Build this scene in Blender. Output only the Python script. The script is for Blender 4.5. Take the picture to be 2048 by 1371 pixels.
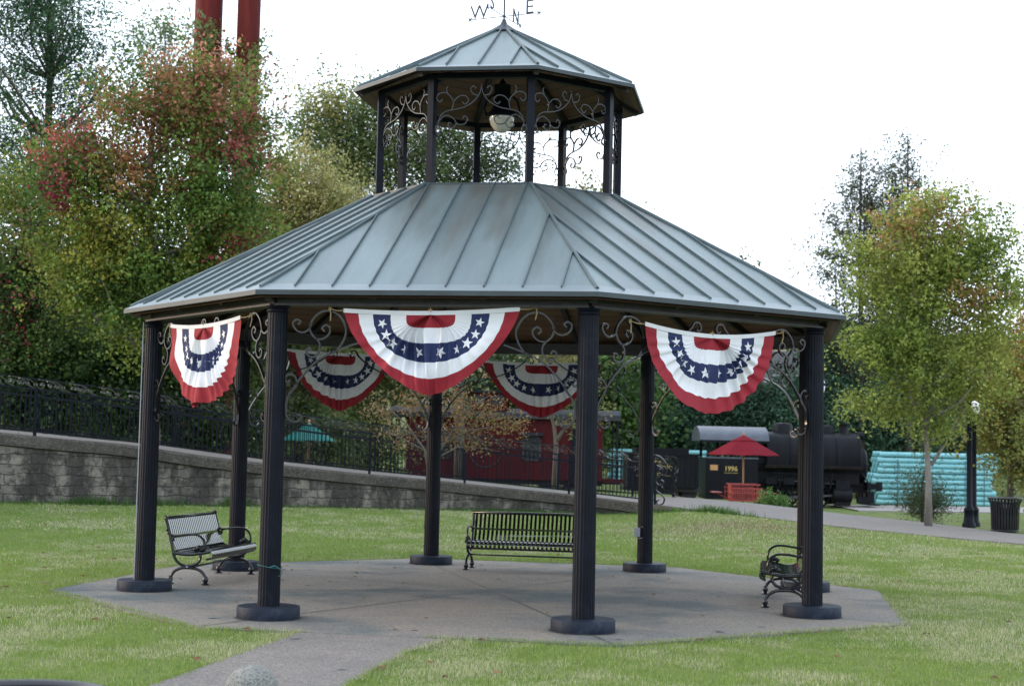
import bpy, math, random
import numpy as np
from mathutils import Vector, Matrix
R_ = math.radians
PI = math.pi
for o in list(bpy.data.objects): bpy.data.objects.remove(o)
sc = bpy.context.scene
COL = sc.collection

# ------------------------------------------------------------------ camera
RG = 4.4                                   # circumradius of the column ring (m)
PITCH, ROLL, FPX = 0.0659, 0.0226, 3113.5
CAM = np.array([0.0461, -4.6497, 0.4276]) * RG
fv = np.array([0, math.cos(PITCH), math.sin(PITCH)]); rv = np.array([1.0, 0, 0]); uv = np.cross(rv, fv)
r2 = math.cos(ROLL) * rv + math.sin(ROLL) * uv
u2 = -math.sin(ROLL) * rv + math.cos(ROLL) * uv
def ray(x, y): return fv + r2 * (x - 1024) / FPX - u2 * (y - 685.5) / FPX
def at(x, y, d): return CAM + d * ray(x, y)          # design helper: photo pixel + distance -> world point
def gz(x, y, z=0.0):
    v = ray(x, y); return CAM + v * (z - CAM[2]) / v[2]
cd = bpy.data.cameras.new('camera'); cam = bpy.data.objects.new('camera', cd); COL.objects.link(cam)
cd.sensor_width = 36.0; cd.lens = FPX / 2048 * 36.0; cd.clip_start = 0.1; cd.clip_end = 2000
M = Matrix(((r2[0], u2[0], -fv[0], CAM[0]), (r2[1], u2[1], -fv[1], CAM[1]), (r2[2], u2[2], -fv[2], CAM[2]), (0, 0, 0, 1)))
cam.matrix_world = M
cd.dof.use_dof = True; cd.dof.focus_distance = 18.0; cd.dof.aperture_fstop = 2.8
sc.camera = cam

# ------------------------------------------------------------------ world, sun, exposure
SUN_EL, SUN_AZ = R_(7), R_(173)            # azimuth = direction (ccw from +x) the sunlight comes from
w = bpy.data.worlds.new('World'); sc.world = w; w.use_nodes = True
nt = w.node_tree; nt.nodes.clear()
sky = nt.nodes.new('ShaderNodeTexSky'); sky.sky_type = 'NISHITA'; sky.sun_disc = False
sky.sun_elevation = R_(25); sky.sun_rotation = PI / 2 - SUN_AZ
sky.dust_density = 3.0; sky.air_density = 1.0; sky.ozone_density = 1.0; sky.altitude = 200
cl = nt.nodes.new('ShaderNodeMix'); cl.data_type = 'RGBA'; cl.inputs[0].default_value = 0.72
tcw = nt.nodes.new('ShaderNodeTexCoord'); cn = nt.nodes.new('ShaderNodeTexNoise'); cn.inputs['Scale'].default_value = 1.6; cn.inputs['Detail'].default_value = 3
cr = nt.nodes.new('ShaderNodeValToRGB')
cr.color_ramp.elements[0].position = 0.3; cr.color_ramp.elements[0].color = (5.9, 6.8, 8.0, 1)
cr.color_ramp.elements[1].position = 0.7; cr.color_ramp.elements[1].color = (7.6, 8.2, 9.0, 1)
nt.links.new(tcw.outputs['Generated'], cn.inputs['Vector']); nt.links.new(cn.outputs[0], cr.inputs[0])
nt.links.new(sky.outputs[0], cl.inputs[6]); nt.links.new(cr.outputs[0], cl.inputs[7])
bg = nt.nodes.new('ShaderNodeBackground'); bg.inputs[1].default_value = 0.12
wo = nt.nodes.new('ShaderNodeOutputWorld')
nt.links.new(cl.outputs[2], bg.inputs[0]); nt.links.new(bg.outputs[0], wo.inputs[0])
sd = bpy.data.lights.new('sun', 'SUN'); sd.energy = 0.6; sd.angle = R_(5); sd.color = (1.0, 0.72, 0.50)
sun = bpy.data.objects.new('sun', sd); COL.objects.link(sun)
dv = Vector((math.cos(SUN_AZ) * math.cos(SUN_EL), math.sin(SUN_AZ) * math.cos(SUN_EL), math.sin(SUN_EL)))
sun.rotation_euler = dv.to_track_quat('Z', 'Y').to_euler(); sun.location = (-30, -20, 20)
vs = sc.view_settings; vs.view_transform = 'Standard'; vs.look = 'None'; vs.gamma = 1.0; vs.exposure = 1.4
try: sc.cycles.volume_bounces = 0
except Exception: pass

# ------------------------------------------------------------------ materials
MATS = {}
def mat(name, c1, c2=None, scale=4.0, rough=0.6, metal=0.0, bump=0.0, bscale=None, coord='Object', stretch=(1, 1, 1), pos=(0.35, 0.65), spec=0.5, coat=0.0, c3=None, scale3=1.0, pos3=(0.45, 0.65), detail=6.0, transl=0.0):
    m = bpy.data.materials.new(name); m.use_nodes = True; n = m.node_tree; b = n.nodes['Principled BSDF']
    b.inputs['Roughness'].default_value = rough; b.inputs['Metallic'].default_value = metal
    b.inputs['Specular IOR Level'].default_value = spec; b.inputs['Coat Weight'].default_value = coat
    b.inputs['Base Color'].default_value = (*c1, 1)
    def noise(s, seed=0.0):
        tc = n.nodes.new('ShaderNodeTexCoord'); mp = n.nodes.new('ShaderNodeMapping'); mp.inputs['Scale'].default_value = stretch
        mp.inputs['Location'].default_value = (seed, seed, seed)
        no = n.nodes.new('ShaderNodeTexNoise'); no.inputs['Scale'].default_value = s; no.inputs['Detail'].default_value = detail
        no.inputs['Roughness'].default_value = 0.62
        n.links.new(tc.outputs[coord], mp.inputs[0]); n.links.new(mp.outputs[0], no.inputs['Vector']); return no
    def ramp(no, p):
        r = n.nodes.new('ShaderNodeMapRange'); r.inputs[1].default_value = p[0]; r.inputs[2].default_value = p[1]
        n.links.new(no.outputs[0], r.inputs[0]); return r
    out = None
    if c2 is not None:
        mx = n.nodes.new('ShaderNodeMix'); mx.data_type = 'RGBA'; mx.inputs[6].default_value = (*c1, 1); mx.inputs[7].default_value = (*c2, 1)
        n.links.new(ramp(noise(scale), pos).outputs[0], mx.inputs[0]); out = mx.outputs[2]
        if c3 is not None:
            m3 = n.nodes.new('ShaderNodeMix'); m3.data_type = 'RGBA'; m3.inputs[7].default_value = (*c3, 1)
            n.links.new(out, m3.inputs[6]); n.links.new(ramp(noise(scale3, 7.3), pos3).outputs[0], m3.inputs[0]); out = m3.outputs[2]
        n.links.new(out, b.inputs['Base Color'])
    if bump:
        bp = n.nodes.new('ShaderNodeBump'); bp.inputs['Strength'].default_value = bump; bp.inputs['Distance'].default_value = 0.02
        n.links.new(noise(bscale or scale * 3, 3.1).outputs[0], bp.inputs['Height']); n.links.new(bp.outputs[0], b.inputs['Normal'])
    MATS[name] = m; return m

IRON = mat('iron_paint', (0.0035, 0.0050, 0.0095), (0.007, 0.009, 0.016), 6, 0.42, 0.0, 0.15, 60, c3=(0.022, 0.027, 0.042), scale3=2.6, pos3=(0.60, 0.82), spec=0.12)
IRONG = mat('iron_paint_gloss', (0.005, 0.006, 0.008), (0.009, 0.010, 0.012), 10, 0.22, 0.0, 0.0, spec=0.45)
STRAPM = mat('strap_paint_gloss', (0.006, 0.007, 0.009), None, 10, 0.10, 0.0, 0.0, spec=0.8, coat=0.6)
BASEM = mat('base_paint', (0.006, 0.011, 0.022), (0.014, 0.021, 0.036), 5, 0.55, 0, 0.3, 30, c3=(0.045, 0.057, 0.08), scale3=4, pos3=(0.56, 0.8), spec=0.2)
BEAMM = mat('beam_paint', (0.014, 0.014, 0.017), (0.04, 0.034, 0.032), 8, 0.5, 0, 0.2, 40, stretch=(1, 1, 3))
WOODC = mat('ceiling_wood', (0.075, 0.042, 0.022), (0.12, 0.07, 0.038), 5, 0.6, 0, 0.2, 20)
RAFT = mat('rafter_dark', (0.015, 0.014, 0.016), (0.03, 0.028, 0.03), 6, 0.6)
BLACKM = mat('loco_black', (0.004, 0.005, 0.0075), (0.009, 0.010, 0.014), 2.2, 0.5, 0.0, 0.2, 12, stretch=(1.6, 1, 0.3), c3=(0.035, 0.033, 0.033), scale3=5, pos3=(0.6, 0.8), spec=0.15)
CABROOF = mat('cab_roof_grey', (0.055, 0.066, 0.088), (0.085, 0.10, 0.125), 2, 0.45)
GOLD = mat('gold_paint', (0.40, 0.28, 0.08), (0.5, 0.36, 0.12), 20, 0.5)
RUST = mat('rust_steel', (0.105, 0.013, 0.011), (0.072, 0.010, 0.009), 1.2, 0.7, 0, 0.2, 8, stretch=(2, 2, 0.3), c3=(0.16, 0.022, 0.016), scale3=0.8, spec=0.15)
CABR = mat('caboose_red', (0.072, 0.010, 0.012), (0.052, 0.009, 0.011), 1.5, 0.75, 0, 0.1, 14, stretch=(4, 1, 0.6), spec=0.12)
GREYR = mat('caboose_roof', (0.022, 0.025, 0.032), (0.036, 0.04, 0.05), 3, 0.7, spec=0.1)
REDU = mat('umbrella_red', (0.14, 0.012, 0.020), (0.165, 0.015, 0.024), 2, 0.9, spec=0.05)
GREENU = mat('umbrella_green', (0.0, 0.12, 0.10), (0.0, 0.15, 0.125), 2, 0.7)
REDT = mat('table_red', (0.28, 0.035, 0.032), (0.34, 0.05, 0.045), 6, 0.55)
WOODP = mat('pole_wood', (0.38, 0.20, 0.10), (0.46, 0.26, 0.13), 20, 0.55)
PIPE = mat('pipe_aqua', (0.16, 0.43, 0.46), (0.21, 0.48, 0.50), 3, 0.4, coat=0.1)
BANDM = mat('pipe_strap', (0.05, 0.12, 0.14))
CLOTHW = mat('cloth_white', (0.76, 0.76, 0.79), (0.68, 0.69, 0.72), 3, 0.85, 0, 0.25, 9)
CLOTHR = mat('cloth_red', (0.30, 0.012, 0.026), (0.25, 0.010, 0.020), 4, 0.8, 0, 0.25, 9)
CLOTHB = mat('cloth_blue', (0.012, 0.024, 0.095), (0.010, 0.018, 0.075), 4, 0.8, 0, 0.25, 9)
ROPE = mat('twine', (0.42, 0.30, 0.16), (0.34, 0.24, 0.12), 40, 0.9)
CORDG = mat('green_cord', (0.015, 0.10, 0.10))
GREYB = mat('grey_plastic', (0.30, 0.32, 0.35))
GLASS = mat('lamp_glass', (0.62, 0.60, 0.56), (0.52, 0.50, 0.47), 8, 0.15, coat=0.5)
GLOBE = mat('globe_white', (0.85, 0.85, 0.84), None, 1, 0.3)
BARK = mat('bark_grey', (0.16, 0.145, 0.125), (0.26, 0.24, 0.21), 7, 0.9, 0, 0.8, 30, stretch=(1, 1, 0.3))
BARKM = mat('bark_brown', (0.085, 0.072, 0.06), (0.14, 0.12, 0.10), 7, 0.9, 0, 0.8, 30, stretch=(1, 1, 0.3))
BARKD = mat('bark_dark', (0.045, 0.038, 0.032), (0.08, 0.07, 0.055), 6, 0.9, 0, 0.8, 20, stretch=(1, 1, 0.3))
STONEB = mat('bollard_concrete', (0.30, 0.30, 0.28), (0.22, 0.22, 0.20), 30, 0.85, 0, 0.9, 90, c3=(0.10, 0.10, 0.085), scale3=75, pos3=(0.50, 0.58))
PLASTB = mat('bin_black', (0.012, 0.012, 0.016), None, 1, 0.2, spec=0.6)
CONC = mat('slab_aggregate', (0.225, 0.195, 0.160), (0.170, 0.162, 0.146), 0.55, 0.85, 0, 0.6, 130, c3=(0.085, 0.104, 0.108), scale3=0.4, pos3=(0.50, 0.62))
PATHM = mat('path_aggregate', (0.205, 0.180, 0.160), (0.160, 0.145, 0.130), 1.2, 0.85, 0, 0.9, 110, c3=(0.30, 0.27, 0.26), scale3=60, pos3=(0.5, 0.7))
ROADM = mat('road_concrete', (0.30, 0.27, 0.25), (0.26, 0.24, 0.23), 0.6, 0.9, 0, 0.3, 30)
CAPM = mat('cap_aggregate', (0.085, 0.074, 0.060), (0.050, 0.045, 0.038), 3, 0.9, 0, 0.9, 70, c3=(0.22, 0.19, 0.155), scale3=34, pos3=(0.60, 0.68))
GRAVEL = mat('track_ballast', (0.10, 0.09, 0.08), (0.05, 0.05, 0.045), 25, 0.95, 0, 1.0, 40)
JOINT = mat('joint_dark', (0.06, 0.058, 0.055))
DARKG = mat('window_dark', (0.01, 0.012, 0.015), None, 1, 0.15)
HOUSEW = mat('house_white', (0.38, 0.38, 0.39), (0.32, 0.32, 0.33), 3)
BLUEC = mat('pale_blue_paint', (0.42, 0.52, 0.60), (0.36, 0.46, 0.55), 3, 0.4)

def speckle(m, amount=0.25, s=220):
    """fine aggregate grains: vary the base colour at grain size"""
    n = m.node_tree; b = n.nodes['Principled BSDF']; l = b.inputs['Base Color'].links[0]; src = l.from_socket
    tc = n.nodes.new('ShaderNodeTexCoord'); v = n.nodes.new('ShaderNodeTexVoronoi'); v.inputs['Scale'].default_value = s
    n.links.new(tc.outputs['Object'], v.inputs['Vector'])
    mr = n.nodes.new('ShaderNodeMapRange'); mr.inputs[3].default_value = 1 - amount; mr.inputs[4].default_value = 1 + amount
    sp = n.nodes.new('ShaderNodeSeparateColor'); n.links.new(v.outputs['Color'], sp.inputs[0]); n.links.new(sp.outputs[0], mr.inputs[0])
    mu = n.nodes.new('ShaderNodeVectorMath'); mu.operation = 'SCALE'
    n.links.new(src, mu.inputs[0]); n.links.new(mr.outputs[0], mu.inputs['Scale']); n.links.new(mu.outputs[0], b.inputs['Base Color'])
for m_ in (CONC, PATHM): speckle(m_, 0.35, 75)
speckle(CAPM, 0.5, 40)

def roof_material():
    m = mat('roof_patina', (0.130, 0.172, 0.176), (0.160, 0.205, 0.208), 1.5, 0.40, 0.25, 0.12, 9, coord='UV', stretch=(3.0, 0.5, 1))
    n = m.node_tree; b = n.nodes['Principled BSDF']; src = b.inputs['Base Color'].links[0].from_socket
    tc = n.nodes.new('ShaderNodeTexCoord'); mp = n.nodes.new('ShaderNodeMapping'); mp.inputs['Scale'].default_value = (2.2, 0.35, 1)
    no = n.nodes.new('ShaderNodeTexNoise'); no.inputs['Scale'].default_value = 1.3; no.inputs['Detail'].default_value = 5
    n.links.new(tc.outputs['UV'], mp.inputs[0]); n.links.new(mp.outputs[0], no.inputs['Vector'])
    sp = n.nodes.new('ShaderNodeSeparateXYZ'); n.links.new(tc.outputs['UV'], sp.inputs[0])
    hi = n.nodes.new('ShaderNodeMapRange'); hi.inputs[1].default_value = 0.0; hi.inputs[2].default_value = 3.4; hi.inputs[3].default_value = -0.16; hi.inputs[4].default_value = 0.20
    n.links.new(sp.outputs[1], hi.inputs[0])
    ad = n.nodes.new('ShaderNodeMath'); n.links.new(no.outputs[0], ad.inputs[0]); n.links.new(hi.outputs[0], ad.inputs[1])
    pd = n.nodes.new('ShaderNodeMath'); pd.operation = 'DIVIDE'; pd.inputs[1].default_value = 0.407; n.links.new(sp.outputs[0], pd.inputs[0])
    pf = n.nodes.new('ShaderNodeMath'); pf.operation = 'FLOOR'; n.links.new(pd.outputs[0], pf.inputs[0])
    wn = n.nodes.new('ShaderNodeTexWhiteNoise'); wn.noise_dimensions = '1D'; n.links.new(pf.outputs[0], wn.inputs['W'])
    pr = n.nodes.new('ShaderNodeMapRange'); pr.inputs[3].default_value = 0.90; pr.inputs[4].default_value = 1.08; n.links.new(wn.outputs[0], pr.inputs[0])
    ps = n.nodes.new('ShaderNodeVectorMath'); ps.operation = 'SCALE'; n.links.new(src, ps.inputs[0]); n.links.new(pr.outputs[0], ps.inputs['Scale']); src = ps.outputs[0]
    mr = n.nodes.new('ShaderNodeMapRange'); mr.inputs[1].default_value = 0.50; mr.inputs[2].default_value = 0.72
    n.links.new(ad.outputs[0], mr.inputs[0])
    mx = n.nodes.new('ShaderNodeMix'); mx.data_type = 'RGBA'; mx.inputs[7].default_value = (0.105, 0.11, 0.10, 1)
    n.links.new(mr.outputs[0], mx.inputs[0]); n.links.new(src, mx.inputs[6]); n.links.new(mx.outputs[2], b.inputs['Base Color'])
    return m
ROOFM = roof_material()
ROOFS = mat('roof_seam', (0.095, 0.128, 0.135), (0.07, 0.098, 0.104), 2, 0.45, 0.3)
ROOFE = mat('roof_eave', (0.17, 0.205, 0.22), (0.20, 0.24, 0.25), 2, 0.4, 0.25)
ROOFD = mat('roof_edge_dark', (0.03, 0.045, 0.05), (0.018, 0.027, 0.03), 3, 0.5)
LEADM = mat('lead_cap', (0.03, 0.038, 0.05), (0.05, 0.06, 0.075), 4, 0.5, 0.3)

def leaf_material(name, rough=0.5, transl=0.4):
    m = bpy.data.materials.new(name); m.use_nodes = True; n = m.node_tree; b = n.nodes['Principled BSDF']
    a = n.nodes.new('ShaderNodeAttribute'); a.attribute_name = 'Col'
    b.inputs['Roughness'].default_value = rough; b.inputs['Specular IOR Level'].default_value = 0.3
    t = n.nodes.new('ShaderNodeBsdfTranslucent'); mx = n.nodes.new('ShaderNodeMixShader'); mx.inputs[0].default_value = transl
    n.links.new(a.outputs['Color'], b.inputs['Base Color']); n.links.new(a.outputs['Color'], t.inputs['Color'])
    out = n.nodes['Material Output']
    n.links.new(b.outputs[0], mx.inputs[1]); n.links.new(t.outputs[0], mx.inputs[2]); n.links.new(mx.outputs[0], out.inputs[0])
    return m
LEAF = leaf_material('leaves'); NEEDLE = leaf_material('needles', 0.6, 0.12); GRASSM = leaf_material('grass_blades', 0.6, 0.3)

def grass_colour_nodes(m):
    pass

# ------------------------------------------------------------------ mesh helpers
class MB:
    def __init__(s): s.v = []; s.f = []; s.m = []; s.uv = {}
    def add(s, vs, fs, mi=0):
        o = len(s.v); s.v += [tuple(map(float, q)) for q in vs]
        for f in fs: s.f.append(tuple(i + o for i in f)); s.m.append(mi)
        return o
    def box(s, c, d, rz=0.0, mi=0, mtx=None):
        hx, hy, hz = d[0] / 2, d[1] / 2, d[2] / 2
        q = [Vector((x * hx, y * hy, z * hz)) for z in (-1, 1) for y in (-1, 1) for x in (-1, 1)]
        m = mtx if mtx is not None else Matrix.Rotation(rz, 3, 'Z')
        q = [m @ p + Vector(c) for p in q]
        s.add(q, [(0, 2, 3, 1), (4, 5, 7, 6), (0, 1, 5, 4), (2, 6, 7, 3), (0, 4, 6, 2), (1, 3, 7, 5)], mi)
    def bar(s, a, b, wx, wz, mi=0, up=(0, 0, 1)):
        a = Vector(a); b = Vector(b); d = b - a; L = d.length; d.normalize(); up = Vector(up)
        sd = d.cross(up); sd.normalize(); u = sd.cross(d)
        m = Matrix((d, sd, u)).transposed()
        s.box((a + b) / 2, (L, wx, wz), mtx=m, mi=mi)
    def tube(s, pts, r, n=6, mi=0, caps=True, flat=None, side=None, closed=False):
        P = [Vector(p) for p in pts]; K = len(P)
        rs = r if isinstance(r, (list, tuple)) else [r] * K
        ref = Vector(side) if side is not None else None; rings = []; prev = None
        for i in range(K):
            if closed: t = P[(i + 1) % K] - P[i - 1]
            else: t = P[min(i + 1, K - 1)] - P[max(i - 1, 0)]
            if t.length < 1e-9: t = Vector((0, 0, 1))
            t.normalize()
            if ref is not None: b1 = ref.normalized()
            else:
                b0 = prev if prev is not None else (Vector((0, 0, 1)) if abs(t.z) < 0.9 else Vector((1, 0, 0)))
                b1 = b0 - t * b0.dot(t); b1.normalize(); prev = b1
            b2 = t.cross(b1); b2.normalize()
            ring = []
            if flat:
                for (p, q) in ((-1, -1), (1, -1), (1, 1), (-1, 1)): ring.append(P[i] + b1 * (p * flat[0] / 2) + b2 * (q * flat[1] / 2) * (rs[i] if r is not None and isinstance(r, (list, tuple)) else 1))
            else:
                for k in range(n):
                    a = 2 * PI * k / n; ring.append(P[i] + (b1 * math.cos(a) + b2 * math.sin(a)) * rs[i])
            rings.append(ring)
        nn = 4 if flat else n; vs = [q for rg in rings for q in rg]; fs = []
        for i in range(K if closed else K - 1):
            j = (i + 1) % K
            for k in range(nn):
                k2 = (k + 1) % nn; fs.append((i * nn + k, i * nn + k2, j * nn + k2, j * nn + k))
        if caps and not closed: fs.append(tuple(reversed(range(nn)))); fs.append(tuple((K - 1) * nn + k for k in range(nn)))
        s.add(vs, fs, mi)
    def lathe(s, prof, n=24, c=(0, 0, 0), mi=0, flute=None, axis='z', caps=True):
        vs = []; fs = []; K = len(prof)
        for (r, z) in prof:
            for k in range(n):
                a = 2 * PI * k / n; rr = r
                if flute and r > 0.01: rr = r * (1 - (flute if k % 2 else 0))
                if axis == 'z': p = (c[0] + rr * math.cos(a), c[1] + rr * math.sin(a), c[2] + z)
                elif axis == 'x': p = (c[0] + z, c[1] + rr * math.cos(a), c[2] + rr * math.sin(a))
                else: p = (c[0] + rr * math.sin(a), c[1] + z, c[2] + rr * math.cos(a))
                vs.append(p)
        for i in range(K - 1):
            for k in range(n):
                k2 = (k + 1) % n; fs.append((i * n + k, i * n + k2, (i + 1) * n + k2, (i + 1) * n + k))
        if caps: fs.append(tuple(reversed(range(n)))); fs.append(tuple((K - 1) * n + k for k in range(n)))
        s.add(vs, fs, mi)
    def prism(s, poly, z0, z1, mi=0):
        n = len(poly); vs = [(x, y, z0) for x, y in poly] + [(x, y, z1) for x, y in poly]
        fs = [tuple(reversed(range(n))), tuple(range(n, 2 * n))] + [(i, (i + 1) % n, n + (i + 1) % n, n + i) for i in range(n)]
        s.add(vs, fs, mi)
    def build(s, name, mats, parent=None, smooth=False, origin=(0, 0, 0), uvs=None):
        me = bpy.data.meshes.new(name)
        ox, oy, oz = origin
        me.from_pydata([(x - ox, y - oy, z - oz) for x, y, z in s.v], [], s.f)
        for mm in (mats if isinstance(mats, (list, tuple)) else [mats]): me.materials.append(mm)
        if any(s.m): me.polygons.foreach_set('material_index', s.m)
        if smooth:
            me.polygons.foreach_set('use_smooth', [True] * len(s.f))
            if smooth is not True: me.set_sharp_from_angle(angle=R_(smooth))
        if uvs is not None:
            ul = me.uv_layers.new(name='UVMap')
            for li, l in enumerate(me.loops): ul.data[li].uv = uvs[l.vertex_index]
        me.update()
        o = bpy.data.objects.new(name, me); COL.objects.link(o)
        if parent is not None: o.parent = parent
        o.location = (0, 0, 0) if parent is not None else origin
        return o
def tag(o, label=None, cat=None, group=None, kind=None):
    if label: o['label'] = label
    if cat: o['category'] = cat
    if group: o['group'] = group
    if kind: o['kind'] = kind
    return o
def thing(name, label, cat, loc=(0, 0, 0), rz=0.0, group=None):
    o = bpy.data.objects.new(name, None); COL.objects.link(o); o.empty_display_size = 0.2
    o.location = tuple(map(float, loc)); o.rotation_euler = (0, 0, rz); return tag(o, label, cat, group)
KIDS = {}
def kids(o): return [c for c in bpy.data.objects if c.parent == o]
def copy_tree(o, parent=None, rz=None, loc=None, keep_loc=True):
    c = o.copy(); COL.objects.link(c)
    if parent is not None: c.parent = parent
    if rz is not None: c.rotation_euler = (0, 0, rz)
    if loc is not None: c.location = loc
    for ch in kids(o): copy_tree(ch, c)
    return c
def quick_mesh(name, verts, faces_n, nper, mats, cols=None, smooth=False):
    """numpy mesh: verts (N,3); every face has nper consecutive verts"""
    me = bpy.data.meshes.new(name); N = len(verts); F = N // nper
    me.vertices.add(N); me.vertices.foreach_set('co', np.ascontiguousarray(verts, dtype=np.float32).ravel())
    me.loops.add(N); me.loops.foreach_set('vertex_index', np.arange(N, dtype=np.int32))
    me.polygons.add(F); me.polygons.foreach_set('loop_start', np.arange(0, N, nper, dtype=np.int32))
    try: me.polygons.foreach_set('loop_total', np.full(F, nper, dtype=np.int32))
    except Exception: pass
    if cols is not None:
        a = me.attributes.new('Col', 'FLOAT_COLOR', 'POINT')
        c4 = np.ones((N, 4), dtype=np.float32); c4[:, :3] = cols; a.data.foreach_set('color', c4.ravel())
    for mm in mats: me.materials.append(mm)
    me.update(calc_edges=True); me.validate()
    return me
def spline(pts, n=6):
    """Catmull-Rom through the points"""
    P = [np.array(p, float) for p in pts]; P = [2 * P[0] - P[1]] + P + [2 * P[-1] - P[-2]]; out = []
    for i in range(1, len(P) - 2):
        for k in range(n):
            t = k / n
            out.append(0.5 * ((2 * P[i]) + (-P[i - 1] + P[i + 1]) * t + (2 * P[i - 1] - 5 * P[i] + 4 * P[i + 1] - P[i + 2]) * t * t + (-P[i - 1] + 3 * P[i] - 3 * P[i + 1] + P[i + 2]) * t ** 3))
    out.append(P[-2]); return out

def text_mesh(txt, size, depth, name, m, bold=0.0):
    cu = bpy.data.curves.new(name, 'FONT'); cu.body = txt; cu.size = size; cu.extrude = depth / 2; cu.align_x = 'CENTER'; cu.offset = bold; cu.resolution_u = 3
    o = bpy.data.objects.new(name, cu); COL.objects.link(o); bpy.context.view_layer.update()
    me = bpy.data.meshes.new_from_object(o.evaluated_get(bpy.context.evaluated_depsgraph_get()))
    bpy.data.objects.remove(o); bpy.data.curves.remove(cu); me.name = name; me.materials.clear(); me.materials.append(m)
    return me

# ------------------------------------------------------------------ terrain
# front edge of the wall cap / path, left to right: (photo x, y, distance)
EDGE = [(-900, 800, 27), (-400, 830, 30), (-60, 860, 33), (0, 864, 33.2), (83, 876, 34), (194, 883, 35), (277, 892, 35.5), (338, 903, 36), (457, 919, 36.5), (566, 931, 37.2), (706, 946, 38.5), (872, 961, 40), (1038, 979, 41), (1154, 990, 41), (1280, 1006, 39.5), (1363, 1016, 38.3), (1450, 1024, 37), (1648, 1049, 35), (1851, 1070, 34.4), (2048, 1088, 33.5)]
ew = np.array([at(*q) for q in EDGE]); ew = np.vstack([ew, [ew[-1][0] + 8, ew[-1][1] - 1.5, -0.02], [60, 6, -0.1]])
BASE = [(-900, 1010), (-400, 1004), (-60, 1003), (0, 1003), (83, 1005), (194, 1007), (277, 1008), (338, 1009), (457, 1010), (566, 1012), (706, 1015), (872, 1018), (1038, 1022), (1154, 1026), (1280, 1028)]
zb = [at(px, py, EDGE[i][2])[2] for i, (px, py) in enumerate(BASE)]
zb += [z - 0.012 for z in ew[len(zb):, 2]]
EX, EY, EZ, EB = ew[:, 0], ew[:, 1], ew[:, 2], np.array(zb)
def smooth_interp(x, X, Y):
    # average of shifted linear interpolations: rounds the polyline corners
    return sum(np.interp(x + o, X, Y) for o in (-0.6, -0.3, 0, 0.3, 0.6)) / 5
def yw(x): return smooth_interp(x, EX, EY)
def zw(x): return smooth_interp(x, EX, EZ)
def zbase(x): return smooth_interp(x, EX, EB)
# far edge of the path
FAR = [(1300, 993), (1380, 995), (1517, 1007), (1595, 1016), (1650, 1023), (1780, 1037), (1865, 1046), (1927, 1054), (2048, 1070)]
fx, fy = [], []
for px, py in FAR:
    p = gz(px, py, 0.3)
    for _ in range(6): p = gz(px, py, float(zw(p[0])))
    fx.append(p[0]); fy.append(p[1])
def yfar(x):
    x = np.asarray(x, float)
    base = yw(x) + 3.6
    f = np.interp(x, fx, fy)
    t = np.clip((x - fx[0] + 2.0) / 2.0, 0, 1)
    right = yw(x) + (fy[-1] - yw(fx[-1]))
    f = np.where(x > fx[-1], right, f)
    return base * (1 - t) + f * t
ZD_X = [-80, -30, -15, -5, 3, 7, 10.5, 25, 80]; ZD_Z = [2.2, 2.0, 1.2, 0.36, 0.22, -0.05, -0.62, -0.5, -0.4]
def hill(x, y):
    t = np.clip((y - 66) / 60, 0, 1); t = t * t * (3 - 2 * t)
    return t * (12.0 + 2.5 * np.sin(x * 0.03 + 1.0) + 1.2 * np.sin(x * 0.09)) - np.clip((np.abs(x) - 60) / 60, 0, 1) * 0
def ground_z(x, y):
    x = np.asarray(x, float); y = np.asarray(y, float)
    Y = yw(x); Zb = zbase(x); Zt = zw(x); F = yfar(x)
    t = np.clip((y - 5.6) / np.maximum(Y - 5.6, 1), 0, 1); t = t * t * (3 - 2 * t) * 0.6 + t * 0.4
    near = Zb * t - 0.02
    s = np.clip((y - F) / np.maximum(41 - F, 1), 0, 1); s = s * s * (3 - 2 * s)
    far = (Zt - 0.02) * (1 - s) + np.interp(x, ZD_X, ZD_Z) * s + hill(x, y)
    return np.where(y <= Y + 0.12, near, far)
def gzat(x, y): return float(ground_z(x, y))

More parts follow.
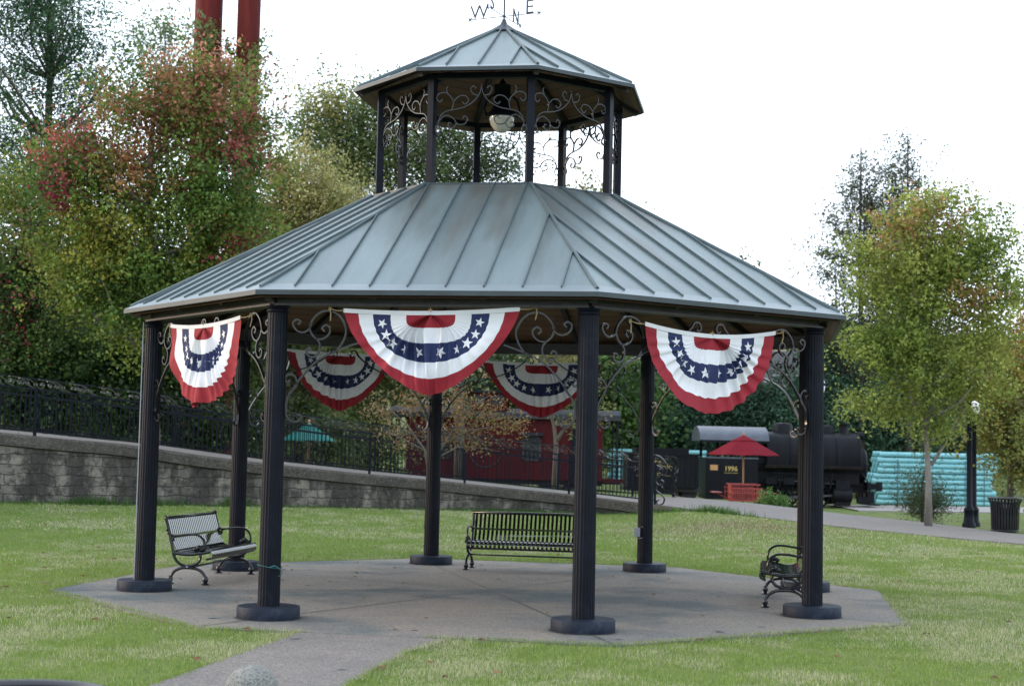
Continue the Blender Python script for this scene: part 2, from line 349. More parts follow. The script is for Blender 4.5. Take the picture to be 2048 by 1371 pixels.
def turf_material(name, far=False):
    """ground under and between the blades: green and dry patches by position"""
    m = bpy.data.materials.new(name); m.use_nodes = True; n = m.node_tree; b = n.nodes['Principled BSDF']; b.inputs['Roughness'].default_value = 0.9
    b.inputs['Specular IOR Level'].default_value = 0.15
    tc = n.nodes.new('ShaderNodeTexCoord')
    def noi(s, d=6):
        q = n.nodes.new('ShaderNodeTexNoise'); q.inputs['Scale'].default_value = s; q.inputs['Detail'].default_value = d; n.links.new(tc.outputs['Object'], q.inputs['Vector']); return q
    def mr(q, a, c):
        r = n.nodes.new('ShaderNodeMapRange'); r.inputs[1].default_value = a; r.inputs[2].default_value = c; n.links.new(q.outputs[0], r.inputs[0]); return r
    def mix(f, a, c):
        x = n.nodes.new('ShaderNodeMix'); x.data_type = 'RGBA'; n.links.new(f.outputs[0], x.inputs[0])
        for s_, i in ((a, 6), (c, 7)):
            if isinstance(s_, tuple): x.inputs[i].default_value = (*s_, 1)
            else: n.links.new(s_, x.inputs[i])
        return x.outputs[2]
    c = mix(mr(noi(0.35), 0.4, 0.62), (0.12, 0.18, 0.035), (0.19, 0.22, 0.07))
    c = mix(mr(noi(1.6), 0.45, 0.68), c, (0.30, 0.28, 0.17))
    c = mix(mr(noi(28, 3), 0.3, 0.75), c, (0.07, 0.11, 0.025))
    sx = n.nodes.new('ShaderNodeSeparateXYZ'); n.links.new(tc.outputs['Object'], sx.inputs[0])
    hr = n.nodes.new('ShaderNodeMapRange'); hr.inputs[1].default_value = 78; hr.inputs[2].default_value = 92; n.links.new(sx.outputs[1], hr.inputs[0])
    hx = n.nodes.new('ShaderNodeMix'); hx.data_type = 'RGBA'; n.links.new(hr.outputs[0], hx.inputs[0]); n.links.new(c, hx.inputs[6]); n.links.new(mix(mr(noi(0.11), 0.42, 0.62), (0.25, 0.20, 0.12), (0.085, 0.10, 0.04)), hx.inputs[7]); c = hx.outputs[2]
    n.links.new(c, b.inputs['Base Color'])
    bp = n.nodes.new('ShaderNodeBump'); bp.inputs['Distance'].default_value = 0.03; n.links.new(noi(55, 4).outputs[0], bp.inputs['Height']); n.links.new(bp.outputs[0], b.inputs['Normal'])
    return m
TURF = turf_material('turf')
def build_ground():
    xs = np.concatenate([np.linspace(-400, -60, 18, endpoint=False), np.arange(-60, -24, 2.0), np.arange(-24, 26, 0.4), np.arange(26, 60, 2.0), np.linspace(60, 400, 18)])
    rows = []
    for t in np.concatenate([np.linspace(0, 0.35, 12, endpoint=False), np.linspace(0.35, 1, 70)]): rows.append(-60 + (yw(xs) + 0.10 + 60) * t)
    rows.append(yw(xs) + 0.14)
    for t in np.linspace(0, 1, 10): rows.append(yw(xs) + 0.16 + (yfar(xs) - yw(xs) - 0.16) * t)
    for t in np.linspace(0, 1, 60)[1:] ** 1.8: rows.append(yfar(xs) + (600 - yfar(xs)) * t)
    V = []; 
    for r in rows: V += list(zip(xs, r, ground_z(xs, r)))
    n = len(xs); Fc = [(i * n + k, i * n + k + 1, (i + 1) * n + k + 1, (i + 1) * n + k) for i in range(len(rows) - 1) for k in range(n - 1)]
    m = MB(); m.v = [tuple(map(float, q)) for q in V]; m.f = Fc; m.m = [0] * len(Fc)
    return tag(m.build('ground', TURF, smooth=True), kind='structure')
build_ground()

OCT = R_(-121.9)
def octp(k, r, z=0.0, off=0.0):
    a = OCT + k * PI / 4 + off; return np.array([r * math.cos(a), r * math.sin(a), z])
def rot2(p, a): return (p[0] * math.cos(a) - p[1] * math.sin(a), p[0] * math.sin(a) + p[1] * math.cos(a))
# slab: octagon a little larger than the column ring, plus the walk running to the lower left
SLABR = 5.56
m = MB(); m.prism([tuple(octp(k, SLABR)[:2]) for k in range(8)], -0.15, 0.0, 0)
tag(m.build('pavement', CONC), kind='structure')
m = MB()
for k in range(4):          # tooled joints from column to opposite column
    a, b = octp(k, 5.5, 0.0045), octp(k + 4, 5.5, 0.0045); d = (b - a) / np.linalg.norm(b - a); nrm = np.array([-d[1], d[0], 0]) * 0.010
    m.add([a - nrm, b - nrm, b + nrm, a + nrm], [(0, 1, 2, 3)])
for k in range(8):          # dark ring round each footing: dirty gap plus painted-in contact shadow
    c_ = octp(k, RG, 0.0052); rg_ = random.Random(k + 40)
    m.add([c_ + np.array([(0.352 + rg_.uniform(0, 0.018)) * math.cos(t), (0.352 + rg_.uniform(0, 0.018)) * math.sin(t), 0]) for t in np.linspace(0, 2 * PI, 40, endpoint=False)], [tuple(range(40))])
tag(m.build('pavement_joints_and_footing_shade', JOINT), kind='structure')
pl = gz(290, 1371)[:2]; pr = gz(690, 1371)[:2]; c1 = gz(590, 1265)[:2]; c2 = gz(875, 1284)[:2]
dl = (pl - c1); dr = (pr - c2)
# rounded flare where the walk joins the slab
leftpts = [c1 + np.array([0.1, 0.35]), c1, c1 + dl * 0.5 + np.array([0.02, 0.10]), pl, pl + dl * 0.9, pl + dl * 3.0]
rightpts = [c2 + np.array([0.1, 0.3]), c2, c2 + dr * 0.25 + np.array([-0.10, 0.0]), c2 + dr * 0.6 + np.array([-0.06, 0]), pr, pr + dl * 0.9, pr + dl * 3.0]
poly = [tuple(p) for p in leftpts] + [tuple(p) for p in reversed(rightpts)]
m = MB(); m.prism([tuple(p) for p in reversed(poly)], -0.15, -0.004, 0)
tag(m.build('path', PATHM), kind='structure')
WALK_POLY = np.array(poly)
# walkway on the wall and along the far side of the lawn
def ribbon(name, xs, y0, y1, z, thick, mm, nv=3, kind='structure'):
    m = MB(); vs = []; n = len(xs)
    for j in range(nv + 1):
        t = j / nv; yy = y0 * (1 - t) + y1 * t
        vs += list(zip(xs, yy, z))
    fs = [(i * n + k, i * n + k + 1, (i + 1) * n + k + 1, (i + 1) * n + k) for i in range(nv) for k in range(n - 1)]
    m.add(vs, fs)
    if thick:
        o = len(m.v); m.add([(x, y, zz) for x, y, zz in zip(xs, y0, z)] + [(x, y, zz - thick) for x, y, zz in zip(xs, y0, z)], [(n + k, n + k + 1, k + 1, k) for k in range(n - 1)])
        m.add([(x, y, zz) for x, y, zz in zip(xs, y1, z)] + [(x, y, zz - thick) for x, y, zz in zip(xs, y1, z)], [(k, k + 1, n + k + 1, n + k) for k in range(n - 1)])
    return tag(m.build(name, mm, smooth=40), kind=kind)
XWE = float(ew[15][0])                    # where the wall cap runs out into the lawn
xs = np.concatenate([np.arange(-26, XWE, 0.4), [XWE]])
ribbon('walkway', xs, yw(xs) + 0.5, yfar(xs), zw(xs) + 0.006, 0.15, PATHM)
xs2 = np.arange(XWE, 46, 0.4)
ribbon('walkway', xs2, yw(xs2) + 0.0, yfar(xs2), zw(xs2) + 0.006, 0.10, PATHM)
XR0 = 15.2
xs3 = np.arange(XR0, 70, 1.0); ribbon('road', xs3, xs3 * 0 + 46.5, xs3 * 0 + 53.2, ground_z(xs3, xs3 * 0 + 50) + 0.05, 0.2, ROADM)

# ------------------------------------------------------------------ retaining wall
def stone_material():
    m = bpy.data.materials.new('wall_stone'); m.use_nodes = True; n = m.node_tree; b = n.nodes['Principled BSDF']; b.inputs['Roughness'].default_value = 0.9
    tc = n.nodes.new('ShaderNodeTexCoord')
    wob = n.nodes.new('ShaderNodeTexNoise'); wob.inputs['Scale'].default_value = 2.6; wob.inputs['Detail'].default_value = 4; n.links.new(tc.outputs['UV'], wob.inputs['Vector'])
    mu = n.nodes.new('ShaderNodeVectorMath'); mu.operation = 'MULTIPLY_ADD'; mu.inputs[1].default_value = (0.34, 0.20, 0); n.links.new(wob.outputs['Color'], mu.inputs[0]); n.links.new(tc.outputs['UV'], mu.inputs[2])
    br = n.nodes.new('ShaderNodeTexBrick'); br.inputs['Scale'].default_value = 1.0; br.inputs['Brick Width'].default_value = 0.62; br.inputs['Row Height'].default_value = 0.215
    br.inputs['Mortar Size'].default_value = 0.014; br.inputs['Mortar Smooth'].default_value = 0.8; br.offset = 0.43; br.squash = 0.7; br.squash_frequency = 3
    br.inputs['Color1'].default_value = (0.25, 0.225, 0.185, 1); br.inputs['Color2'].default_value = (0.14, 0.13, 0.11, 1); br.inputs['Mortar'].default_value = (0.075, 0.068, 0.056, 1)
    n.links.new(mu.outputs[0], br.inputs['Vector'])
    def noi(s, sx, sy, loc=0.0, det=7):
        mp = n.nodes.new('ShaderNodeMapping'); mp.inputs['Scale'].default_value = (sx, sy, 1); mp.inputs['Location'].default_value = (loc, 0, 0); q = n.nodes.new('ShaderNodeTexNoise'); q.inputs['Scale'].default_value = s; q.inputs['Detail'].default_value = det; q.inputs['Roughness'].default_value = 0.65
        n.links.new(tc.outputs['UV'], mp.inputs[0]); n.links.new(mp.outputs[0], q.inputs['Vector']); return q
    def mix(f, lo, hi, a, c, top=1.0, mode='MIX'):
        r = n.nodes.new('ShaderNodeMapRange'); r.inputs[1].default_value = lo; r.inputs[2].default_value = hi; r.inputs[4].default_value = top; n.links.new(f.outputs[0], r.inputs[0])
        x = n.nodes.new('ShaderNodeMix'); x.data_type = 'RGBA'; x.blend_type = mode; n.links.new(r.outputs[0], x.inputs[0]); n.links.new(a, x.inputs[6]); x.inputs[7].default_value = (*c, 1); return x.outputs[2]
    c = br.outputs['Color']
    c = mix(noi(7, 1, 1.3, 3), 0.45, 0.75, c, (0.16, 0.148, 0.125), 0.6)
    c = mix(noi(2.2, 1, 1, 21), 0.55, 0.72, c, (0.25, 0.235, 0.205))
    c = mix(noi(0.85, 1.2, 0.35, 4), 0.42, 0.54, c, (0.030, 0.027, 0.023), 0.88)
    c = mix(noi(4.5, 1.1, 0.9, 5), 0.47, 0.60, c, (0.026, 0.024, 0.020), 0.8)
    c = mix(noi(1.1, 1.0, 1.0, 41), 0.58, 0.70, c, (0.085, 0.085, 0.045), 0.5)
    c = mix(noi(1.6, 1.0, 1.0, 31), 0.60, 0.70, c, (0.26, 0.235, 0.19))
    c = mix(noi(13, 1, 1, 15), 0.60, 0.72, c, (0.22, 0.21, 0.18))
    n.links.new(c, b.inputs['Base Color'])
    ad = n.nodes.new('ShaderNodeMath'); ad.operation = 'MULTIPLY_ADD'; ad.inputs[1].default_value = -0.7; n.links.new(br.outputs['Fac'], ad.inputs[0]); n.links.new(noi(14, 1, 1, 8).outputs[0], ad.inputs[2])
    bp = n.nodes.new('ShaderNodeBump'); bp.inputs['Distance'].default_value = 0.05; bp.inputs['Strength'].default_value = 0.9; n.links.new(ad.outputs[0], bp.inputs['Height']); n.links.new(bp.outputs[0], b.inputs['Normal'])
    return m
STONE = stone_material()
CAPTH = 0.27
def build_wall():
    root = thing('retaining_wall', 'stained stone block retaining wall with aggregate cap curving behind the lawn', 'wall', (-5, float(yw(-5)), 0))
    og = (-5, float(yw(-5)), 0)
    xs = np.arange(-26, XWE + 0.01, 0.25); y = yw(xs); zt = zw(xs); n = len(xs)
    arc = np.concatenate([[0], np.cumsum(np.hypot(np.diff(xs), np.diff(y)))])
    m = MB(); top = zt - CAPTH; lo = np.minimum(zbase(xs) - 0.35, top - 0.05)
    vs = [(a, b + 0.05, c) for a, b, c in zip(xs, y, lo)] + [(a, b + 0.05, c) for a, b, c in zip(xs, y, top)]
    fs = [(k, k + 1, n + k + 1, n + k) for k in range(n - 1)]
    vs += [(a, b + 0.45, c) for a, b, c in zip(xs, y, lo)] + [(a, b + 0.45, c) for a, b, c in zip(xs, y, top)]
    fs += [(2 * n + k + 1, 2 * n + k, 3 * n + k, 3 * n + k + 1) for k in range(n - 1)]
    m.add(vs, fs)
    uvs = [(arc[i % n], vs[i][2] - 0.6 * vs[i % n][2]) for i in range(4 * n)]
    m.build('stone_face', STONE, root, origin=og, uvs=uvs)
    # cap: rounded-edged coping
    prof = [(0.04, -CAPTH), (-0.03, -CAPTH + 0.02), (-0.04, -0.04), (0.0, 0.0), (0.5, 0.0), (0.5, -CAPTH)]
    m = MB(); K = len(prof); vs = []
    for i in range(n):
        for (dy, dz) in prof: vs.append((xs[i], y[i] + dy, zt[i] + 0.01 + dz))
    m.add(vs, [(i * K + j, (i + 1) * K + j, (i + 1) * K + (j + 1) % K, i * K + (j + 1) % K) for i in range(n - 1) for j in range(K)] + [tuple(reversed(range(K))), tuple((n - 1) * K + j for j in range(K))])
    m.build('cap', CAPM, root, origin=og, smooth=35)
    m = MB()
    for xx in np.arange(-24.5, XWE - 1, 3.1):
        yy = float(yw(xx)); m.box((xx, yy - 0.036, float(zw(xx)) - CAPTH / 2), (0.014, 0.012, CAPTH * 0.8))
    m.build('cap_joint', JOINT, root, origin=og)
build_wall()

# ------------------------------------------------------------------ iron fences along the walkway
def scroll_curl(m, c, t, nrm, r, turns=1.2, sgn=1, w=0.012, start=0.0, mi=0):
    pts = []
    for i in range(11):
        f = i / 10; a = start + sgn * turns * 2 * PI * f; rr = r * (1 - 0.75 * f)
        pts.append(Vector(c) + Vector(t) * (rr * math.cos(a)) + Vector((0, 0, 1)) * (rr * math.sin(a)))
    m.tube(pts, None if False else w, 4, side=nrm, mi=mi) if False else m.tube(pts, 1.0, flat=(w * 1.6, w), side=nrm, mi=mi)
def fence(x0, x1, yfun, zfun, label, end_scroll=True, step=2.85):
    root = thing('iron_fence', label, 'fence', (x1, float(yfun(x1)), float(zfun(x1))), group='iron fences beside the walkway')
    og = (x1, float(yfun(x1)), float(zfun(x1)))
    # walk the curve backwards from x1 in equal steps
    P = []; x = x1; acc = 0
    def pt(x): return Vector((x, float(yfun(x)), float(zfun(x))))
    P.append(pt(x))
    while x > x0:
        a = pt(x); s = 0
        while s < step and x > x0 - 1: 
            x -= 0.05; b = pt(x); s += (b - a).length; a = b
        P.append(pt(x))
    for i, p in enumerate(P):
        m = MB(); m.box(p + Vector((0, 0, 0.52)), (0.06, 0.06, 1.04)); m.build('post', IRON, root, origin=og)
    for a, b in zip(P[:-1], P[1:]):
        m = MB(); d = b - a; L = Vector((d.x, d.y, 0)).length; t = Vector((d.x, d.y, 0)).normalized(); nrm = Vector((-t.y, t.x, 0))
        a2, b2 = a + t * 0.032, b - t * 0.032
        for z in (0.10, 0.86, 1.02): m.bar(a2 + Vector((0, 0, z)), b2 + Vector((0, 0, z)), 0.03, 0.035)
        m.bar(a2 + Vector((0, 0, 1.25)), b2 + Vector((0, 0, 1.25)), 0.022, 0.016)
        k = int(L / 0.118)
        for i in range(1, k):
            q = a + d * (i / k); m.box(q + Vector((0, 0, 0.55)), (0.019, 0.019, 0.93))
        m.build('picket_panel', IRON, root, origin=og)
        m = MB(); ns = 4
        for i in range(ns):
            q0 = a + d * ((i + 0.08) / ns); q1 = a + d * ((i + 0.92) / ns)
            pts = []
            for j in range(9):
                f = j / 8; pts.append(q0.lerp(q1, f) + Vector((0, 0, 1.045 + 0.19 * (0.5 - 0.5 * math.cos(PI * min(1, f * 1.6))))))
            m.tube(pts, 1.0, flat=(0.028, 0.016), side=nrm)
            for c_, rr, s_ in ((0.30, 0.055, 1), (0.62, 0.05, -1), (0.85, 0.055, 1)):
                scroll_curl(m, q0.lerp(q1, c_) + Vector((0, 0, 1.13)), t, nrm, rr, 1.3, s_, 0.012, c_ * 7)
        m.build('scroll_band', IRONG, root, origin=og)
    if end_scroll:
        a = P[0]; t = (P[0] - P[1]); t.z = 0; t.normalize(); nrm = Vector((-t.y, t.x, 0)); m = MB()
        Z = lambda u, v: a + t * u + Vector((0, 0, v))
        m.tube([Z(*q) for q in spline([(-0.25, 1.24), (0.1, 1.22), (0.32, 1.05), (0.36, 0.85), (0.25, 0.74), (0.12, 0.80), (0.16, 0.90)], 5)], 1.0, flat=(0.04, 0.022), side=nrm)
        m.tube([Z(*q) for q in spline([(0.05, 0.98), (0.2, 0.92), (0.22, 0.8), (0.1, 0.72), (0.02, 0.6), (0.1, 0.5), (0.22, 0.5), (0.26, 0.58), (0.19, 0.62)], 5)], 1.0, flat=(0.04, 0.022), side=nrm)
        m.tube([Z(*q) for q in spline([(0.24, 0.42), (0.16, 0.5), (0.05, 0.44), (0.06, 0.34), (0.2, 0.26), (0.3, 0.14), (0.24, 0.02), (0.1, 0.0), (0.06, 0.08), (0.13, 0.11)], 5)], 1.0, flat=(0.04, 0.022), side=nrm)
        m.build('end_scroll', IRONG, root, origin=og)
XF1 = float(at(1312, 998, 39)[0]); XF2 = float(at(1383, 995, 43)[0])
fence(-16.5, XF1, lambda x: yw(x) + 0.30, lambda x: zw(x) + 0.012, 'black iron picket fence with scrollwork top standing on the stone wall cap')
fence(-17.5, XF2, lambda x: yfar(x) - 0.12, lambda x: zw(x) + 0.008, 'second black iron fence along the far side of the walkway, behind the first')

# ------------------------------------------------------------------ gazebo
H0 = 0.7557 * RG                       # underside of the beams
ZE, RE = 0.7873 * RG, 1.0814 * RG      # lower eave
ZR, RR = 1.1510 * RG, 0.3885 * RG      # ring where cupola stands
RP, ZP = 0.3667 * RG, 1.4579 * RG      # cupola posts
RC, ZC, ZA = 0.4478 * RG, 1.4692 * RG, 1.7123 * RG
gaz = thing('gazebo', 'octagonal black gazebo with patina metal roof and open cupola at the centre of the slab', 'gazebo')
SIDE = 2 * RG * math.sin(PI / 8)

def ringcopy(o, n=8, skip=()):
    for k in range(1, n):
        if k in skip: continue
        copy_tree(o, o.parent, rz=k * PI / 4)
# columns
m = MB(); p0 = octp(0, RG)
m.lathe([(0.120, 0.128), (0.118, 0.6), (0.115, 1.6), (0.108, H0 - 0.06)], 44, (0, 0, 0), flute=0.075)
colo = m.build('column', IRON, gaz, smooth=60); colo.location = p0
m = MB(); m.lathe([(0.332, 0.0), (0.335, 0.01), (0.334, 0.115), (0.326, 0.128), (0.09, 0.130)], 44); m.build('column_base', BASEM, colo, smooth=40)
m = MB(); m.lathe([(0.112, H0 - 0.075), (0.122, H0 - 0.06), (0.122, H0 - 0.045), (0.112, H0 - 0.035), (0.128, H0 - 0.015), (0.134, H0 - 0.002), (0.10, H0 - 0.001)], 32); m.build('capital', IRON, colo, smooth=40)
cols = [colo]
for k in range(1, 8):
    c = colo.copy(); COL.objects.link(c); c.location = octp(k, RG)
    for ch in kids(colo): d = ch.copy(); COL.objects.link(d); d.parent = c
    cols.append(c)
# beams (channel section), one per side
def side_frame(k, r): # ends of side k (between vertex k and k+1) at circumradius r
    return Vector(octp(k, r)), Vector(octp(k + 1, r))
for k in range(8):
    a, b = side_frame(k, RG); mid = (a + b) / 2; inw = -Vector((mid.x, mid.y, 0)).normalized()
    m = MB()
    zc = H0 + 0.085
    m.bar(a + Vector((0, 0, zc)), b + Vector((0, 0, zc)), 0.10, 0.166)
    for z in (H0 + 0.012, H0 + 0.158):
        m.bar(a * 1.008 + Vector((0, 0, z)), b * 1.008 + Vector((0, 0, z)), 0.155, 0.022)
    m.build('beam', BEAMM, gaz)

# roofs
def roof_facets(re, ze, rt, zt, seam, name, seed, lift=0.0):
    """eight facets with uv (along eave, up slope), standing seams, hip ribs, eave flashing"""
    m = MB(); uvs = []
    for k in range(8):
        A, B = Vector(octp(k, re, ze)), Vector(octp(k + 1, re, ze)); C_, D = Vector(octp(k + 1, rt, zt)), Vector(octp(k, rt, zt))
        L = (B - A).length; ex = (B - A) / L; midt = (C_ + D) / 2; mide = (A + B) / 2; sl = (midt - mide).length; lt = (C_ - D).length
        m.add([A, B, C_, D], [(0, 1, 2, 3)]); o = k * 7.7 + seed
        uvs += [(o, 0), (o + L, 0), (o + L / 2 + lt / 2, sl), (o + L / 2 - lt / 2, sl)]
    return m, uvs
def standing_seams(re, ze, rt, zt, pitch, mi=0, h=0.029):
    m = MB()
    for k in range(8):
        A, B = Vector(octp(k, re, ze)), Vector(octp(k + 1, re, ze)); C_, D = Vector(octp(k + 1, rt, zt)), Vector(octp(k, rt, zt))
        L = (B - A).length; ex = (B - A) / L; midt = (C_ + D) / 2; mide = (A + B) / 2; up = (midt - mide); sl = up.length; up /= sl; nrm = ex.cross(up); lt = (C_ - D).length
        if nrm.z < 0: nrm = -nrm
        n = int(L / pitch); offs = [(-(n - 1) / 2 + i) * pitch for i in range(n)]
        for u in offs:
            mx = sl if abs(u) < lt / 2 else sl * (L / 2 - abs(u)) / (L / 2 - lt / 2)
            if mx < 0.15: continue
            a = mide + ex * u + up * 0.09 + nrm * (h / 2); b = mide + ex * u + up * (mx - 0.01) + nrm * (h / 2)
            m.bar(a, b, 0.014, h, up=nrm)
        m.tube([A.lerp(D, 0.02) + Vector((0, 0, 0.014)), D + Vector((0, 0, 0.014))], 0.022, 6)
    return m
m, uvs = roof_facets(RE, ZE, RR, ZR, 0.41, 'roof', 0.0)
roof = m.build('roof', ROOFM, gaz, uvs=uvs)
standing_seams(RE, ZE, RR, ZR, 0.407).build('standing_seams', ROOFS, roof)
# eave flashing strip + drip edge
def eave_trim(re, ze, rt, zt, wid, drop, parent):
    m = MB()
    for k in range(8):
        A, B = Vector(octp(k, re, ze)), Vector(octp(k + 1, re, ze)); C_, D = Vector(octp(k + 1, rt, zt)), Vector(octp(k, rt, zt))
        f = wid / (D - A).length; up = Vector((0, 0, 0.006))
        a1, b1 = A * 1.004, B * 1.004; a1.z = b1.z = A.z
        m.add([a1 + up, b1 + up, B.lerp(C_, f) + up, A.lerp(D, f) + up], [(0, 1, 2, 3)], 0)
        m.add([a1 + up, b1 + up, b1 - Vector((0, 0, drop)), a1 - Vector((0, 0, drop))], [(3, 2, 1, 0)], 1)
        a2, b2 = A * 0.985, B * 0.985; a2.z = b2.z = A.z - drop
        m.add([a1 - Vector((0, 0, drop)), b1 - Vector((0, 0, drop)), b2, a2], [(3, 2, 1, 0)], 1)
    m.build('eave_flashing', [ROOFE, ROOFD], parent)
eave_trim(RE, ZE, RR, ZR, 0.17, 0.045, roof)
# underside boards and rafters
def underside(re, ze, rt, zt, th, parent, name='ceiling'):
    m = MB(); uvs = []
    for k in range(8):
        A, B = Vector(octp(k, re, ze - th)), Vector(octp(k + 1, re, ze - th)); C_, D = Vector(octp(k + 1, rt, zt - th)), Vector(octp(k, rt, zt - th))
        L = (B - A).length; lt = (C_ - D).length; sl = ((C_ + D) / 2 - (A + B) / 2).length
        m.add([A, B, C_, D], [(3, 2, 1, 0)]); uvs += [(0, 0), (L, 0), (L / 2 + lt / 2, sl), (L / 2 - lt / 2, sl)]
    return m.build(name, WOODM, parent, uvs=uvs)
def wood_boards():
    m = bpy.data.materials.new('ceiling_boards'); m.use_nodes = True; n = m.node_tree; b = n.nodes['Principled BSDF']; b.inputs['Roughness'].default_value = 0.65
    tc = n.nodes.new('ShaderNodeTexCoord'); br = n.nodes.new('ShaderNodeTexBrick'); n.links.new(tc.outputs['UV'], br.inputs['Vector'])
    br.inputs['Scale'].default_value = 1; br.inputs['Brick Width'].default_value = 3.0; br.inputs['Row Height'].default_value = 0.14; br.inputs['Mortar Size'].default_value = 0.006
    br.inputs['Color1'].default_value = (0.17, 0.095, 0.055, 1); br.inputs['Color2'].default_value = (0.12, 0.068, 0.04, 1); br.inputs['Mortar'].default_value = (0.02, 0.014, 0.01, 1)
    n.links.new(br.outputs['Color'], b.inputs['Base Color']); return m
WOODM = wood_boards()
underside(RE * 0.99, ZE - 0.01, RR, ZR, 0.06, gaz)
for k in range(8):   # hip rafters and two common rafters per side; tails project under the eave
    A, D = Vector(octp(k, RE * 0.955, ZE - 0.095 + 0.045 * (ZR - ZE) / (RE - RR) * RE * 0.1)), Vector(octp(k, RR, ZR - 0.14))
    slope = (ZR - ZE) / (RE - RR)
    A = Vector(octp(k, RE * 0.965, ZE - 0.13 + slope * RE * 0.035)); D = Vector(octp(k, RR * 0.98, ZR - 0.13))
    m = MB(); m.bar(A, D, 0.09, 0.12); m.build('hip_rafter', RAFT, gaz)
    for f in (1 / 3, 2 / 3):
        e0 = Vector(octp(k, RE * 0.965, 0)).lerp(Vector(octp(k + 1, RE * 0.965, 0)), f); t0 = Vector(octp(k, RR, 0)).lerp(Vector(octp(k + 1, RR, 0)), f)
        e0.z = ZE - 0.12 + slope * RE * 0.035; t0.z = ZR - 0.13; m = MB(); m.bar(e0, t0, 0.07, 0.10); m.build('rafter', RAFT, gaz)
# ring curb under the cupola
m = MB()
for k in range(8):
    a, b = side_frame(k, RR * 0.99); m.bar(a + Vector((0, 0, ZR - 0.05)), b + Vector((0, 0, ZR - 0.05)), 0.06, 0.14)
m.build('ring_curb', ROOFD, gaz)
m = MB(); m.box((0, 0, 0), (0.088, 0.088, ZP - ZR + 0.10)); 
for k in range(8):
    p = octp(k, RP, (ZP + ZR) / 2)
    a = OCT + k * PI / 4
    if k == 0: po = m.build('cupola_post', IRON, gaz); po.location = p; po.rotation_euler = (0, 0, a + PI / 8 - PI / 8)
    else:
        q = po.copy(); COL.objects.link(q); q.location = p; q.rotation_euler = (0, 0, a)
for k in range(8):
    a, b = side_frame(k, RP); m = MB(); m.bar(a + Vector((0, 0, ZP + 0.02)), b + Vector((0, 0, ZP + 0.02)), 0.075, 0.07); m.build('cupola_beam', IRON, gaz)
m, uvs = roof_facets(RC, ZC, 0.03, ZA - 0.10, 0.4, 'roof', 3.0)
croof = m.build('cupola_roof', ROOFM, gaz, uvs=uvs)
standing_seams(RC, ZC, 0.03, ZA - 0.10, 0.40, h=0.032).build('standing_seams', ROOFS, croof)
eave_trim(RC, ZC, 0.03, ZA - 0.10, 0.10, 0.04, croof)
underside(RC * 0.99, ZC - 0.005, 0.05, ZA - 0.11, 0.05, gaz, 'cupola_ceiling')
for k in range(8): m = MB(); m.bar(Vector(octp(k, RC * 0.96, ZC - 0.085 + 0.04)), Vector(octp(k, 0.12, ZA - 0.24)), 0.06, 0.09); m.build('cupola_rafter', RAFT, gaz)
m = MB(); zz0 = ZA - 0.175
vs = [octp(k, 0.235, zz0) for k in range(8)] + [octp(k, 0.05, ZA - 0.05) for k in range(8)] + [octp(k, 0.022, ZA + 0.02) for k in range(8)]
m.add(vs, [(k, (k + 1) % 8, 8 + (k + 1) % 8, 8 + k) for k in range(8)] + [(8 + k, 8 + (k + 1) % 8, 16 + (k + 1) % 8, 16 + k) for k in range(8)] + [tuple(16 + k for k in range(8))])
m.build('finial_cap', LEADM, gaz)

# weather vane: pole, four arms with arrow tips and the letters
vane_z = ZA + 0.06
m = MB(); m.tube([(0, 0, ZA - 0.02), (0, 0, ZA + 1.0)], 0.012, 8); m.lathe([(0.0, 0), (0.022, 0.01), (0.022, 0.03), (0.0, 0.045)], 10, (0, 0, vane_z - 0.02), caps=False)
AE = R_(-25)
for q in range(4):
    a = AE + q * PI / 2; d = Vector((math.cos(a), math.sin(a), 0)); n_ = Vector((-d.y, d.x, 0)); z = Vector((0, 0, vane_z))
    m.tube([z, z + d * 0.52], 0.006, 5)
    for s in (-1, 1):
        m.tube([z + d * 0.52, z + d * 0.475 + Vector((0, 0, 0.028 * s))], 0.006, 5)
        m.tube([z + d * 0.53, z + d * 0.515 + Vector((0, 0, 0.03 * s))], 0.006, 5)
# the arrow above (mostly beyond the top of the view)
ad = Vector((math.cos(R_(40)), math.sin(R_(40)), 0)); zz = Vector((0, 0, ZA + 0.72)); m.tube([zz - ad * 0.4, zz + ad * 0.45], 0.009, 6)
m.add([zz + ad * 0.55, zz + ad * 0.42 + Vector((0, 0, 0.06)), zz + ad * 0.42 - Vector((0, 0, 0.06))], [(0, 1, 2)])
m.add([zz - ad * 0.45 + Vector((0, 0, 0.09)), zz - ad * 0.28, zz - ad * 0.45 - Vector((0, 0, 0.09)), zz - ad * 0.36], [(0, 1, 2, 3)])
vane = m.build('weather_vane', LEADM, gaz)
for q, ch in enumerate('ENWS'):
    a = AE + q * PI / 2; me = text_mesh(ch, 0.27, 0.012, 'letter', LEADM, bold=-0.002)
    o = bpy.data.objects.new('letter', me); COL.objects.link(o); o.parent = vane
    o.location = (0.37 * math.cos(a), 0.37 * math.sin(a), vane_z + 0.005)
    ax = a if math.cos(a) > 0 else a + PI
    o.rotation_euler = (PI / 2, 0, ax)

